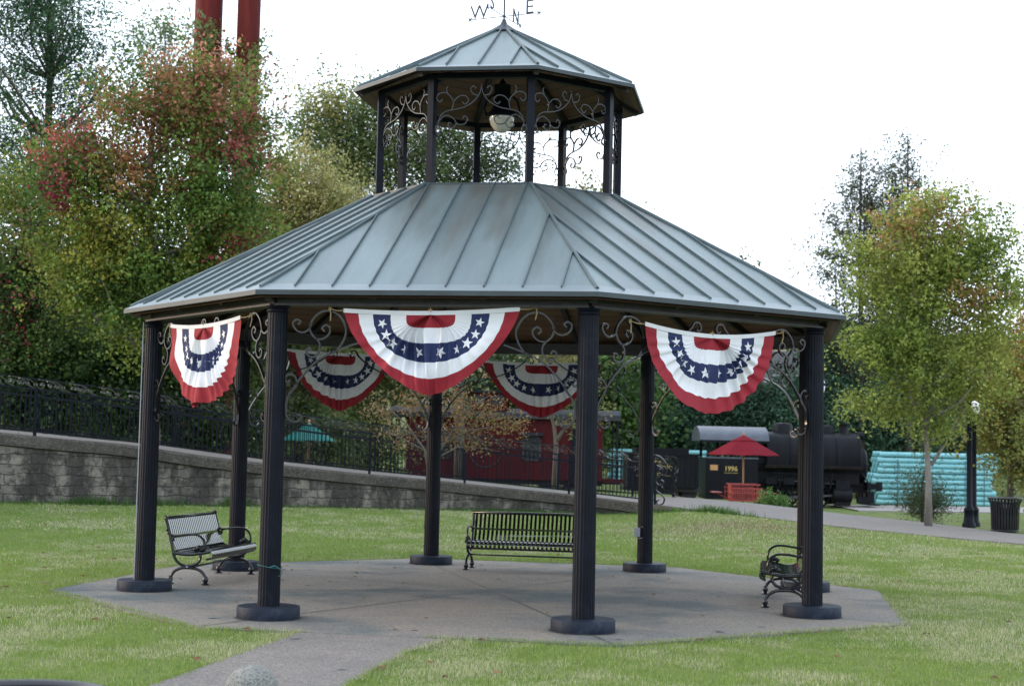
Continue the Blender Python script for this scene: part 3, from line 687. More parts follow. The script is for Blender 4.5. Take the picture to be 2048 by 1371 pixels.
# scroll brackets
K1 = 0.00144
def zpt(x, y): return ((1895 - x) * K1, (y - 205) * K1)       # (out from column axis, down from beam)
SC_BIG = [
    [(1672, 990), (1700, 975), (1722, 1000), (1700, 1035), (1665, 1020), (1658, 985), (1690, 945), (1740, 960), (1790, 1020), (1810, 960), (1790, 880), (1765, 830), (1700, 730), (1600, 620), (1480, 545), (1310, 480), (1130, 420), (980, 340), (905, 280), (870, 235), (825, 235), (805, 270), (825, 300), (850, 285)],
    [(1490, 548), (1440, 530), (1385, 455), (1365, 370), (1400, 290), (1460, 240), (1540, 232), (1605, 275), (1642, 340), (1630, 400), (1590, 438), (1540, 438), (1497, 405), (1488, 360), (1520, 335), (1550, 360), (1528, 385)],
    [(1632, 320), (1652, 370), (1700, 392), (1752, 372), (1775, 322), (1745, 296), (1718, 312), (1735, 335)],
    [(1590, 435), (1562, 480), (1570, 540), (1610, 575), (1655, 560), (1665, 525), (1640, 508), (1622, 530)],
    [(1765, 830), (1735, 790), (1735, 740), (1770, 705), (1810, 715), (1825, 745), (1800, 765), (1782, 745)],
]
# simplified foot curl replaced by a clean spiral
SC_BIG[0] = [(1700, 1010), (1722, 995), (1735, 1025), (1705, 1050), (1670, 1030), (1665, 990), (1700, 955)][:0] + [(1715, 1005), (1735, 1020), (1722, 1045), (1690, 1045), (1672, 1015), (1690, 980), (1735, 975), (1785, 1000)][:0] + \
    [(1722, 1010), (1700, 1000), (1692, 1025), (1712, 1052), (1750, 1055), (1790, 1025), (1808, 970), (1800, 890), (1765, 825), (1700, 730), (1600, 620), (1480, 545), (1310, 480), (1130, 420), (980, 340), (905, 280), (870, 235), (825, 235), (805, 270), (825, 300), (850, 285)]
K2 = 0.001976
def cpt(x, y): return ((x - 590) * K2, (y - 490) * K2)
SC_SMALL = [
    [(632, 800), (618, 790), (612, 815), (625, 840), (645, 820), (630, 775), (648, 725), (680, 700), (735, 688), (790, 675), (850, 640), (890, 590), (905, 530)],
    [(622, 800), (640, 755), (680, 725), (722, 740), (745, 775), (725, 805), (697, 797), (698, 772), (715, 775)],
    [(738, 765), (765, 783), (802, 778), (818, 745), (797, 730), (786, 748)],
    [(716, 690), (726, 640), (702, 600), (668, 580), (628, 590), (620, 622), (640, 638), (655, 620)],
    [(724, 640), (758, 607), (800, 602), (822, 630), (800, 655), (782, 640)],
    [(690, 588), (680, 560), (688, 540)],
    [(905, 575), (925, 545), (960, 535), (985, 560), (965, 585), (950, 568)][:0] or [(880, 600), (850, 590), (835, 560), (850, 540), (868, 555)],
]
def bracket(curves, conv, r, ztop, k, sgn, off, w, name, inset):
    a, b = side_frame(k, r); d = (b - a).normalized(); mid = (a + b) / 2; nrm = Vector((mid.x, mid.y, 0)).normalized()
    st = a if sgn > 0 else b; d = d * sgn; m = MB()
    for c in curves:
        p = [conv(*q) for q in c]; p = spline(p, 5)
        m.tube([st + d * float(q[0]) + Vector((0, 0, ztop - float(q[1]))) for q in p], 1.0, flat=(w[0], w[1]), side=nrm)
    return m.build(name, IRONG, gaz, smooth=50)
for k in range(8):
    for s in (1, -1):
        bracket(SC_BIG, zpt, RG, H0 - 0.01, k, s, 0, (0.032, 0.017), 'scroll_bracket', 0)
        bracket(SC_SMALL, cpt, RP, ZP - 0.01, k, s, 0, (0.022, 0.011), 'cupola_scroll', 0)
    # small centre scrolls hanging from the middle of each beam are the inner ends of the brackets
# junction box and cable on back right column, cable on far left column
c = octp(4, RG); m = MB(); m.box((c[0] - 0.13, c[1] - 0.06, 0.60), (0.09, 0.06, 0.14)); m.box((c[0] - 0.13, c[1] - 0.094, 0.60), (0.07, 0.01, 0.10))
m.build('outlet_box', GREYB, gaz)
m = MB(); m.tube([Vector((c[0] - 0.09, c[1] - 0.10, 0.6)) + Vector((0.10 * math.sin(t), 0, 0.09 * math.cos(t))) for t in np.linspace(0.2, 3.3, 12)], 0.006, 5); m.build('cable', GREYB, gaz); m = MB()
ca = octp(7, RG); m.tube([(ca[0] - 0.125, ca[1] - 0.03, z) for z in np.linspace(0.13, H0, 12)], 0.008, 5)
m.build('cable', GREYB, gaz)

# green cord tied round the front left column
m = MB(); c = Vector(octp(0, RG)); pts = [c + Vector((0.132 * math.cos(t), 0.132 * math.sin(t), 0.545 + 0.006 * math.sin(2 * t) - 0.012 * math.cos(t))) for t in np.linspace(0, 2 * PI, 24)]
m.tube(pts, 0.0045, 5); m.tube([c + Vector(q) for q in ((0.09, -0.11, 0.55), (0.12, -0.13, 0.53), (0.15, -0.10, 0.50), (0.14, -0.11, 0.46), (0.11, -0.12, 0.45))], 0.005, 5)
m.tube([c + Vector(q) for q in ((0.02, -0.14, 0.54), (0.07, -0.135, 0.56), (0.10, -0.12, 0.545))], 0.009, 5)
tag(m.build('cord', CORDG), 'thin green cord tied round the front left gazebo column', 'cord')

# hanging lantern
zl = 6.02
lan = thing('hanging_lantern', 'round black pendant lantern with glass bowl hanging inside the cupola', 'lantern', (0, 0, zl))
m = MB(); m.lathe([(0.0, 0.0), (0.05, 0.008), (0.10, 0.04), (0.145, 0.10), (0.165, 0.17), (0.168, 0.21)], 28, caps=False); m.build('glass_bowl', GLASS, lan, smooth=True)
m = MB(); m.lathe([(0.17, 0.205), (0.205, 0.21), (0.20, 0.245), (0.15, 0.30), (0.12, 0.36), (0.105, 0.42), (0.11, 0.62), (0.12, 0.64), (0.05, 0.66), (0.03, 0.70)], 28); m.build('housing', IRON, lan, smooth=40)
m = MB()
for s in (-1, 1): m.tube([(s * 0.20, 0, 0.22), (s * 0.235, 0, 0.32), (s * 0.20, 0, 0.44), (s * 0.11, 0, 0.52)], 0.014, 6)
m.tube([(0, 0, 0.69), (0, 0, ZA - 0.25 - zl)], 0.018, 8); m.build('hanger', IRON, lan, smooth=True)

# ------------------------------------------------------------------ buntings
HV = [0.0, 0.28, 0.46, 0.665, 0.835, 1.0]; VV = [0.0, 0.17, 0.36, 0.60, 0.80, 1.0]; EXPN = [5, 4.5, 3.0, 2.1, 1.75, 1.42]
def bunting(k, w, h, label, seed, sag=0.04, drop=0.10, squeeze=0.0, inward=0.06, shift=0.0, tilt=0.0, wild=1.0, bulge=0.0, slim=0.0, eo=None):
    rnd = random.Random(seed)
    a, b = side_frame(k, RG * 1.0); mid = (a + b) / 2; nrm = Vector((mid.x, mid.y, 0)).normalized(); d = Vector((-nrm.y, nrm.x, 0))
    org = mid + nrm * inward + d * shift; org.z = H0 - drop
    root = thing('bunting', label, 'bunting', org, group='patriotic fan buntings under the gazebo beams')
    ph = [rnd.uniform(0, 6.28) for _ in range(8)]
    NF = 17
    EX_ = list(EXPN)
    if eo: EX_[5] = eo; EX_[4] = max(EX_[4], eo + 0.1); EX_[3] = max(EX_[3], eo + 0.25)
    def surf(t, th):
        # th 0..pi from the left end of the header to the right end
        hv = np.interp(t, [0, 0.2, 0.4, 0.6, 0.8, 1], HV); vv = np.interp(t, [0, 0.2, 0.4, 0.6, 0.8, 1], VV); e = np.interp(t, [0, 0.2, 0.4, 0.6, 0.8, 1], EX_)
        cx, sy = -math.cos(th), math.sin(th)
        x = math.copysign(abs(cx) ** (2 / e), cx) * hv; y = abs(sy) ** (2 / e) * vv
        # regular pleats radiating from the header, pinched by noise
        f = th / PI; env = math.sin(th) ** 0.8
        ang = f * NF * 2 * PI + 1.6 * math.sin(6 * f + ph[0]) + 0.9 * math.sin(15 * f + ph[1]) + 0.7 * math.sin(3.5 * t + ph[6] + 4 * f)
        s = math.sin(ang); saw = s * abs(s) ** -0.35 if abs(s) > 1e-6 else 0
        amp = (0.008 + 0.036 * min(1, t * 1.8) * (1 - 0.62 * max(0, t - 0.55) / 0.45)) * env ** 1.5 * wild
        zf = amp * saw * (0.65 + 0.5 * math.sin(7.3 * f + ph[7])) + 0.022 * wild * math.sin(5 * x + 7 * y * (1 if x > 0 else -1) + ph[5]) * min(1, y * 2) * min(1, t * 1.5) + 0.018 * math.sin(3.1 * x * 4 + ph[2] + 5 * y) * min(1, y * 3) + 0.012 * math.sin(9 * y + ph[3] + 4 * x) * t
        x += 0.026 * math.cos(ang) * env * t * (1.12 - t)
        y += 0.016 * math.sin(ang + 1.0) * env * t * (1.1 - t) * wild
        side = (1 - min(1, math.sin(th) * 1.6))       # horizontal drag folds near the ends
        y += 0.012 * math.sin(14 * t + ph[4] + 3 * x) * side * min(1, t * 2) * 0.4
        y += 0.006 * math.cos(ang + ph[5]) * env * t
        x *= (1 - slim * min(1, y * 1.3))
        hdr = sag * (1 - x * x) * (1 - 0.5 * min(1, y)) + tilt * x
        X = x * w / 2; Z = -(y * h) - hdr
        Y = zf + bulge * math.sin(min(1, y) * PI) * 0.5 + 0.03
        return X, Y, Z
    def world(p): return Vector((p[0] * d.x + p[1] * nrm.x, p[0] * d.y + p[1] * nrm.y, p[2]))
    NT, NH = 25, 208; vs = []; fs = []; mi = []
    for i in range(NT + 1):
        for j in range(NH + 1): vs.append(world(surf(i / NT, PI * j / NH)))
    cols_ = [1, 0, 2, 0, 1]
    for i in range(NT):
        for j in range(NH):
            q = i * (NH + 1) + j; fs.append((q, q + 1, q + NH + 2, q + NH + 1)); mi.append(cols_[min(4, i * 5 // NT)])
    m = MB(); m.v = [tuple(v) for v in vs]; m.f = fs; m.m = mi
    m.build('fan_cloth', [CLOTHW, CLOTHR, CLOTHB], root, smooth=True)
    # header tape
    m = MB(); 
    pts = []
    for i in range(25):
        x = -1 + 2 * i / 24; hdr = sag * (1 - x * x) + tilt * x; pts.append(world((x * w / 2 * 1.005, 0.032, -hdr + 0.012)))
    m.tube(pts, 1.0, flat=(0.045, 0.008), side=(0, 0, 1)); m.build('header_tape', CLOTHW, root)
    # stars (front and back of the cloth)
    NS = 10
    for q in range(NS):
        th0 = PI * (0.055 + 0.89 * q / (NS - 1)); t0 = 0.5
        c = surf(t0, th0); rr = 0.064 * rnd.uniform(0.85, 1.08); rot = rnd.uniform(-0.5, 0.5)
        m = MB()
        for sd_ in (0.006, -0.006):
            ring = []
            for s_ in range(10):
                aa = PI / 2 + rot + s_ * PI / 5; r_ = rr if s_ % 2 == 0 else rr * 0.40
                ring.append((c[0] + r_ * math.cos(aa) * (0.8 if 0.3 < th0 / PI < 0.7 else 1), c[2] + r_ * math.sin(aa)))
            def depth(X, Z):
                # nearest surface depth: search around
                best = None
                for dt in (-0.1, -0.06, -0.03, 0, 0.03, 0.06, 0.1):
                    for dh in np.linspace(-0.16, 0.16, 17):
                        if not 0 < th0 + dh < PI: continue
                        p_ = surf(t0 + dt, th0 + dh); e_ = (p_[0] - X) ** 2 + (p_[2] - Z) ** 2
                        if best is None or e_ < best[0]: best = (e_, p_[1])
                return best[1]
            pts = [world((X, depth(X, Z) + sd_, Z)) for X, Z in ring]; cc = world((c[0], depth(c[0], c[2]) + sd_ * 1.5, c[2]))
            m.add([cc] + pts, [(0, 1 + s_, 1 + (s_ + 1) % 10) for s_ in range(10)])
        m.build('star', CLOTHW, root)
    
    # twine ties at the corners and middle
    for s_ in (-1, 1):
        m = MB()
        e = world((s_ * w / 2, 0.032, -tilt * s_ + 0.01)); f_ = world((s_ * (w / 2 + 0.17), -0.02, 0.035 - tilt * s_))
        m.tube([e, (e + f_) / 2 + Vector((0, 0, -0.012)), f_], 0.006, 5)
        m.tube([f_, f_ + Vector((0.01, 0, -0.05)), f_ + Vector((-0.008 * s_, 0, -0.13))], 0.007, 5)
        m.tube([f_ + Vector((0.012 * math.cos(t), 0, 0.02 * math.sin(t))) for t in np.linspace(0, 6.2, 8)], 0.006, 5)
        m.build('twine_tie', ROPE, root)
    m = MB(); e = world((0, 0.036, -sag + 0.02)); m.tube([e, e + Vector((0, 0, 0.05)), e + Vector((0.02, 0, 0.02)), e + Vector((-0.03, 0, 0.03))], 0.007, 5)
    m.build('twine_tie', ROPE, root)
    return root
# side k runs from column k to k+1: 0 front, 1 right front, 2 right back, 4 back right, 5 back left, 6 left back, 7 left front
bunting(0, 1.89, 0.87, 'large fan bunting of red, white and starred blue on the front beam, nearest the viewer', 1, sag=0.035, drop=0.045, shift=0.02, tilt=-0.015)
bunting(1, 1.93, 0.88, 'sagging fan bunting hung on the right front beam beside the right bench column', 2, sag=0.085, drop=0.12, shift=-0.02, wild=1.2, tilt=-0.01, slim=0.05, eo=1.95)
bunting(2, 1.75, 0.85, 'bunting seen edge on between the two overlapping right columns', 3, sag=0.05, drop=0.10)
bunting(4, 1.86, 0.84, 'fan bunting on the back right beam, partly hidden by the front right column', 4, sag=0.02, drop=0.14, wild=0.8)
bunting(5, 1.86, 0.86, 'fan bunting on the back left beam, seen left of the large front bunting', 5, sag=0.02, drop=0.10, wild=0.8)
bunting(6, 1.75, 0.90, 'bunting on the left back beam, its red hem showing behind the narrow left bunting', 6, sag=0.05, drop=0.10)
bunting(7, 1.90, 0.90, 'rumpled narrow-looking bunting on the sunlit left front beam', 7, sag=0.05, drop=0.10, wild=0.8, slim=0.02, eo=2.5)

# ------------------------------------------------------------------ benches
def make_bench():
    root = thing('park_bench', '', 'bench', group='black strap benches inside the gazebo')
    Lb = 1.80; hx = Lb / 2
    back = spline([(-0.105, 0.83), (-0.06, 0.68), (-0.02, 0.54), (0.03, 0.44)], 5)
    seat = spline([(0.03, 0.44), (0.09, 0.405), (0.20, 0.40), (0.36, 0.435), (0.46, 0.44), (0.515, 0.41), (0.52, 0.36), (0.48, 0.325)], 4)
    n = 27
    for nm, prof in (('backrest', back), ('seat', seat)):
        m = MB()
        for i in range(n):
            x = -hx + 0.045 + (Lb - 0.09) * i / (n - 1)
            m.tube([(x, p[0], p[1]) for p in prof], 1.0, flat=(0.036, 0.010), side=(1, 0, 0))
        if nm == 'backrest':
            m.bar((-hx, -0.03, 0.60), (hx, -0.03, 0.60), 0.008, 0.03)
        else:
            m.tube([(-hx, 0.2, 0.385), (hx, 0.2, 0.385)], 0.012, 6); m.tube([(-hx, 0.46, 0.33), (hx, 0.46, 0.33)], 0.016, 8); m.tube([(-hx, 0.03, 0.42), (hx, 0.03, 0.42)], 0.012, 6)
        m.build(nm, STRAPM, root, smooth=30)
    m = MB(); m.tube([(-hx - 0.02, -0.11, 0.845), (hx + 0.02, -0.11, 0.845)], 0.022, 10); m.build('top_rail', IRONG, root, smooth=True)
    m = MB(); m.tube([(-hx, 0.22, 0.22), (hx, 0.22, 0.22)], 0.013, 8); m.build('stretcher', IRONG, root, smooth=True)
    for s in (-1, 1):
        m = MB(); x = s * (hx + 0.005); T = lambda pts, r, k=5: m.tube([(x, p[0], p[1]) for p in spline(pts, k)], r, 8)
        T([(-0.03, 0.03), (-0.02, 0.10), (0.03, 0.17), (0.12, 0.21), (0.22, 0.215), (0.32, 0.205), (0.40, 0.165), (0.445, 0.10), (0.45, 0.03)], 0.020)
        T([(0.0, 0.40), (0.04, 0.31), (0.12, 0.25), (0.22, 0.24), (0.32, 0.27), (0.37, 0.33), (0.37, 0.40)], 0.019)
        T([(0.0, 0.40), (0.20, 0.385), (0.40, 0.41), (0.50, 0.43)], 0.021)
        T([(0.02, 0.36), (-0.02, 0.50), (-0.06, 0.66), (-0.115, 0.85)], 0.021)
        T([(-0.065, 0.66), (-0.02, 0.625), (0.05, 0.625), (0.20, 0.645), (0.32, 0.64), (0.395, 0.59), (0.425, 0.51), (0.42, 0.44)], 0.015)
        T([(0.05, 0.63), (0.0, 0.60), (-0.02, 0.56)], 0.012)
        m.lathe([(0.0, -0.012), (0.028, -0.010), (0.028, 0.010), (0.0, 0.012)], 10, (x, -0.115, 0.855), axis='x', caps=False)
        for yy, zz, r in ((0.30, 0.455, 0.035), (0.345, 0.475, 0.04), (0.385, 0.455, 0.032), (-0.085, 0.70, 0.03), (-0.07, 0.655, 0.028), (-0.005, 0.57, 0.024)):
            m.lathe([(0.0, -r), (r * 0.8, -r * 0.5), (r, 0), (r * 0.8, r * 0.5), (0.0, r)], 8, (x, yy, zz), caps=False)
        for yy in (-0.03, 0.45):
            m.lathe([(0.022, 0.03), (0.034, 0.05), (0.036, 0.08), (0.024, 0.11)], 10, (x, yy, 0)); m.lathe([(0.012, 0.0), (0.05, 0.004), (0.05, 0.014), (0.02, 0.03)], 10, (x, yy, 0))
        m.build('end_frame', IRONG, root, smooth=45)
        m = MB(); m.lathe([(0.014, 0), (0.012, 0.008), (0.0, 0.01)], 8, (x + s * 0.018, 0.20, 0.228), axis='x' if s > 0 else 'x', caps=False); m.build('bolt_cap', GREYB, root)
    return root
bench = make_bench()
def place_bench(o, ang, rfront, label, shift=0.0):
    a = R_(ang); ip = np.array([math.cos(a), math.sin(a)]) * (rfront + 0.45) + np.array([-math.sin(a), math.cos(a)]) * shift
    o.location = (ip[0], ip[1], 0.0); o.rotation_euler = (0, 0, a + PI / 2); o['label'] = label
place_bench(bench, 170.6, 3.60, 'black bench at the left of the gazebo, sky glinting on its straps', shift=-0.10)
b2 = copy_tree(bench); place_bench(b2, 80.6, 3.10, 'black bench at the back of the gazebo, facing us, right end behind a column', shift=0.03)
b3 = copy_tree(bench); place_bench(b3, -9.4, 3.53, 'black bench at the right of the gazebo, seen end on beside the columns')

# ------------------------------------------------------------------ foreground: bollard, bin
p = gz(505, 1390, 0.0); bc = at(505, 1328, 10.3)
rb = 0.182
m = MB(); prof = [(rb * 0.86, 0.0), (rb * 0.9, 0.03), (rb * 0.88, 0.10)] + [(rb * math.cos(t), bc[2] - rb + rb * math.sin(t)) for t in np.linspace(-0.55, PI / 2 - 0.02, 18)]
m.lathe(prof, 40); o = m.build('bollard', STONEB, smooth=True); o.location = (bc[0], bc[1], 0); tag(o, 'weathered round-topped concrete bollard on the walk in the foreground', 'bollard')
pc = at(85, 1357, 6.1); zb_ = pc[2]; rbn = 0.37
bin_ = thing('litter_bin', 'glossy black litter bin rim at the bottom left corner', 'bin', (pc[0], pc[1] - rbn, 0))
m = MB(); m.lathe([(0.27, 0.0), (0.275, 0.03), (0.33, 0.6), (rbn - 0.02, zb_ - 0.05), (rbn - 0.04, zb_ - 0.05), (0.30, 0.5), (0.25, 0.05)], 48); m.build('body', PLASTB, bin_, smooth=40)
m = MB(); m.tube([(rbn * math.cos(t), rbn * math.sin(t), zb_ - 0.022) for t in np.linspace(0, 2 * PI, 64, endpoint=False)], 0.022, 10, closed=True); m.build('rim', PLASTB, bin_, smooth=True)

# ------------------------------------------------------------------ foliage
def crown_mesh(name, lobes, n_clust, per, leaf, colfun, seed, clr=0.5, aspect=0.75, droop=0.3, shell=0.55, mat_=None, bough=1.0):
    """lobes: (centre, radii). Clumps of leaf quads spread through the lobes' volume, denser toward the outside."""
    rg = np.random.default_rng(seed)
    C = np.array([l[0] for l in lobes]); Rd = np.array([l[1] for l in lobes])
    wgt = (Rd[:, 0] * Rd[:, 2]) ** 0.9; wgt = wgt / wgt.sum(); li = rg.choice(len(lobes), n_clust, p=wgt)
    d = rg.normal(size=(n_clust, 3)); d /= np.linalg.norm(d, axis=1)[:, None]
    rad = rg.random(n_clust) ** (1 / 2.2) * rg.uniform(0.75, 1.2, n_clust)
    cc = C[li] + d * Rd[li] * rad[:, None]
    nb = max(6, n_clust // 11)                      # boughs: clumps gather into flattened sprays with gaps between
    bi = rg.integers(0, nb, n_clust); bs = bough * clr * rg.uniform(0.7, 1.4, nb)
    cb = cc[:nb][bi] + rg.normal(size=(n_clust, 3)) * np.array([1.0, 1.0, 0.5]) * bs[bi][:, None]
    cc = np.where((rg.random(n_clust) < 0.78)[:, None] & (np.arange(n_clust) >= nb)[:, None], cb, cc)
    mid = C.mean(axis=0); outw = cc - mid; outw[:, 2] = np.abs(outw[:, 2]) * 0.6 + 0.45 * np.linalg.norm(outw[:, :2], axis=1); outw /= np.linalg.norm(outw, axis=1)[:, None] + 1e-6
    outw += rg.normal(size=(n_clust, 3)) * 0.45; outw /= np.linalg.norm(outw, axis=1)[:, None]
    csz = clr * rg.uniform(0.45, 1.35, n_clust)
    ci = np.repeat(np.arange(n_clust), per); drop = rg.random(len(ci)) < rg.uniform(0.5, 1.15, n_clust)[ci]; ci = ci[drop]
    N = len(ci); off = np.clip(rg.normal(size=(N, 3)), -1.6, 1.6) * 0.30; al = np.clip(rg.normal(size=N), -1.5, 1.5) * 0.7
    pos = cc[ci] + (off + outw[ci] * al[:, None]) * csz[ci][:, None]; pos[:, 2] -= droop * csz[ci] * np.abs(al) * 0.35
    nrm = rg.normal(size=(N, 3)); nrm[:, 2] += 0.8; nrm /= np.linalg.norm(nrm, axis=1)[:, None]
    t = rg.normal(size=(N, 3)); t -= nrm * (t * nrm).sum(1)[:, None]; t /= np.linalg.norm(t, axis=1)[:, None]; b = np.cross(nrm, t)
    s = leaf * rg.uniform(0.6, 1.25, N); s1 = (s * 0.5)[:, None]; s2 = (s * 0.5 * aspect)[:, None]
    bend = nrm * (s * 0.15)[:, None]
    V = np.empty((N, 4, 3)); V[:, 0] = pos - t * s1 - bend; V[:, 1] = pos + b * s2 * 1.0 - t * s1 * 0.1; V[:, 2] = pos + t * s1 - bend; V[:, 3] = pos - b * s2 - t * s1 * 0.1
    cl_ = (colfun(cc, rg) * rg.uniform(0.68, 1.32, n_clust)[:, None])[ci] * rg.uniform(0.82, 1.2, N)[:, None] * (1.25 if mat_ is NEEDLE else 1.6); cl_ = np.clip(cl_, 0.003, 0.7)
    cols = np.repeat(cl_, 4, axis=0)
    return quick_mesh(name, V.reshape(-1, 3), None, 4, [mat_ or LEAF], cols), cc
def palette(*cs, hot=None):
    """random mix of colours per clump; hot: list of (centre, radius, colour) patches"""
    cs = np.array(cs)
    def f(cc, rg):
        # neighbouring clumps share a tone (low-frequency field) with a little scatter
        ph = rg.uniform(0, 6, 3); fld = 0.5 + 0.35 * np.sin(cc[:, 0] * 1.3 + ph[0]) * np.cos(cc[:, 2] * 1.1 + ph[1]) + 0.25 * rg.normal(size=len(cc))
        idx = np.clip(fld, 0, 0.999) * (len(cs) - 1); i0 = idx.astype(int); fr = (idx - i0)[:, None]
        c = cs[i0] * (1 - fr) + cs[np.minimum(i0 + 1, len(cs) - 1)] * fr
        if hot:
            for hc, hr, hcol, pr in hot:
                dd = np.linalg.norm((cc - np.array(hc))[:, [0, 2]], axis=1); hit = (dd < hr * rg.uniform(0.5, 1.2, len(cc))) & (rg.random(len(cc)) < pr)
                c[hit] = np.array(hcol) * rg.uniform(0.7, 1.3, (hit.sum(), 1))
        return c
    return f
def plobe(px, py, rx, ry, d, dd=0.0, deep=None):
    s = (d + dd) / FPX; return (at(px, py, d + dd), (rx * s, (deep if deep else (rx + ry) / 2 * s), ry * s))
def tree(name, label, lobes, base, leaf, n_clust, per, colfun, seed, trunk_r=0.16, bark=None, fork=0.5, limbs=14, clr=0.5, group=None, cat='tree', trunk_pts=None, mat_=None, shell=0.55, extra=None, aspect=0.75, limb_r=0.4, cut=None):
    rg = random.Random(seed); base = Vector(tuple(map(float, base))); root = thing(name, label, cat, base, group=group)
    me, cc = crown_mesh('crown', lobes, n_clust, per, leaf, colfun, seed, clr, mat_=mat_, shell=shell, aspect=aspect)
    co = np.empty(len(me.vertices) * 3, dtype=np.float32); me.vertices.foreach_get('co', co); co = co.reshape(-1, 3) - np.array(base)[None, :]
    me.vertices.foreach_set('co', co.astype(np.float32).ravel()); me.update()
    o = bpy.data.objects.new('crown', me); COL.objects.link(o); o.parent = root
    cen = Vector(tuple(np.mean([l[0] for l in lobes], axis=0))); topz = max(l[0][2] + l[1][2] * 0.6 for l in lobes)
    m = MB()
    if trunk_pts is None:
        tp = Vector((cen.x, cen.y, topz)); trunk_pts = []
        for i in range(9):
            f = i / 8; q = base.lerp(tp, f) + Vector((0.12 * math.sin(f * 5 + seed), 0.12 * math.cos(f * 4 + seed), 0)) * (f * 1.6); trunk_pts.append(q)
    else: trunk_pts = [Vector(tuple(map(float, q))) for q in trunk_pts]
    K = len(trunk_pts); rs = [trunk_r * (1.25 if i == 0 else 1.0) * (1 - 0.85 * i / (K - 1)) for i in range(K)]
    m.tube(trunk_pts, rs, 9)
    zlow = min(l[0][2] - l[1][2] for l in lobes)
    picks = rg.sample(range(len(cc)), min(len(cc), limbs * 6)); count = 0
    for i in picks:
        c = Vector(tuple(cc[i])); f = None
        # leave the trunk below the clump
        cand = [(j, q) for j, q in enumerate(trunk_pts) if q.z < c.z - 0.25 * (c - cen).length and q.z > base.z + fork * (zlow - base.z) - 0.01]
        if not cand: continue
        j, q = cand[-1]
        L = (c - q).length
        if L < 0.4 or L > 9: continue
        mid = q.lerp(c, 0.5) + Vector((rg.uniform(-.1, .1), rg.uniform(-.1, .1), -0.08)) * L
        r0 = min(rs[j] * 0.6, trunk_r * limb_r); big = count < limbs
        if not big: r0 *= 0.45
        m.tube([q, q.lerp(mid, 0.5), mid, mid.lerp(c, 0.6) + Vector((0, 0, 0.03 * L)), c], [r0, r0 * 0.8, r0 * 0.6, r0 * 0.4, r0 * 0.15], 5, caps=False)
        count += 1
        if count > limbs * 4: break
    if extra:
        for pts, r in extra:
            kk = len(pts); m.tube([Vector(tuple(map(float, q))) for q in pts], [r * (1 - 0.8 * i / (kk - 1)) for i in range(kk)], 6)
    m.build('trunk', bark or BARK, root, smooth=True, origin=tuple(base))
    return root
def gbase(px, d, dy=0.0):
    p = at(px, 900, d); return (p[0], p[1], gzat(p[0], p[1]) - 0.05 + dy)

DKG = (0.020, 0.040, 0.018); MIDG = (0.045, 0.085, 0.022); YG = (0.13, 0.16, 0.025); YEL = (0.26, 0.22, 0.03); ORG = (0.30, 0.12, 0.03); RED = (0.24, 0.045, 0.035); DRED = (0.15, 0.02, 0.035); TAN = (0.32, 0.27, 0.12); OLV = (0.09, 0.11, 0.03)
# left: tall locust
D = 50
tree('locust_tree', 'tall airy dark green tree rising out of the top left corner', [plobe(*q, D) for q in ((70, -60, 120, 60), (50, 40, 110, 55), (130, 90, 80, 45), (30, 160, 110, 55), (140, 215, 75, 45), (60, 280, 110, 50), (110, 340, 80, 45), (20, 380, 80, 60), (175, 150, 40, 30))],
     gbase(70, D), 0.14, 1250, 34, palette((0.022, 0.055, 0.028), (0.035, 0.075, 0.035), (0.05, 0.095, 0.04)), 11, 0.26, BARKD, limbs=26, clr=0.75, aspect=0.4)
# thin tree behind, between locust and pillars
D = 58
tree('young_tree', 'thin pale green tree with bare twig tips, between the corner tree and the rusty pillars', [plobe(*q, D) for q in ((300, 90, 50, 60), (360, 70, 50, 35), (340, 150, 80, 60), (270, 190, 60, 60), (420, 180, 60, 50))], gbase(320, D), 0.13, 300, 20, palette((0.07, 0.11, 0.045), (0.11, 0.15, 0.07)), 12, 0.15, BARK, limbs=26, clr=0.7)
# lower left dark tree
D = 44
tree('broadleaf_tree', 'dark green tree with yellowing top at the left edge above the fence', [plobe(*q, D) for q in ((30, 400, 90, 70), (80, 480, 90, 80), (0, 560, 80, 90), (90, 600, 90, 80), (20, 690, 90, 60), (110, 700, 80, 60))], gbase(60, D), 0.11, 1300, 30,
     palette((0.03, 0.055, 0.02), MIDG, (0.065, 0.11, 0.028), (0.10, 0.14, 0.03), hot=[(at(20, 360, D), 0.9, (0.16, 0.17, 0.03), 0.7), (at(90, 500, D), 0.9, (0.12, 0.07, 0.04), 0.4), (at(60, 620, D), 1.0, DRED, 0.2)]), 13, 0.2, BARKD, clr=0.6)
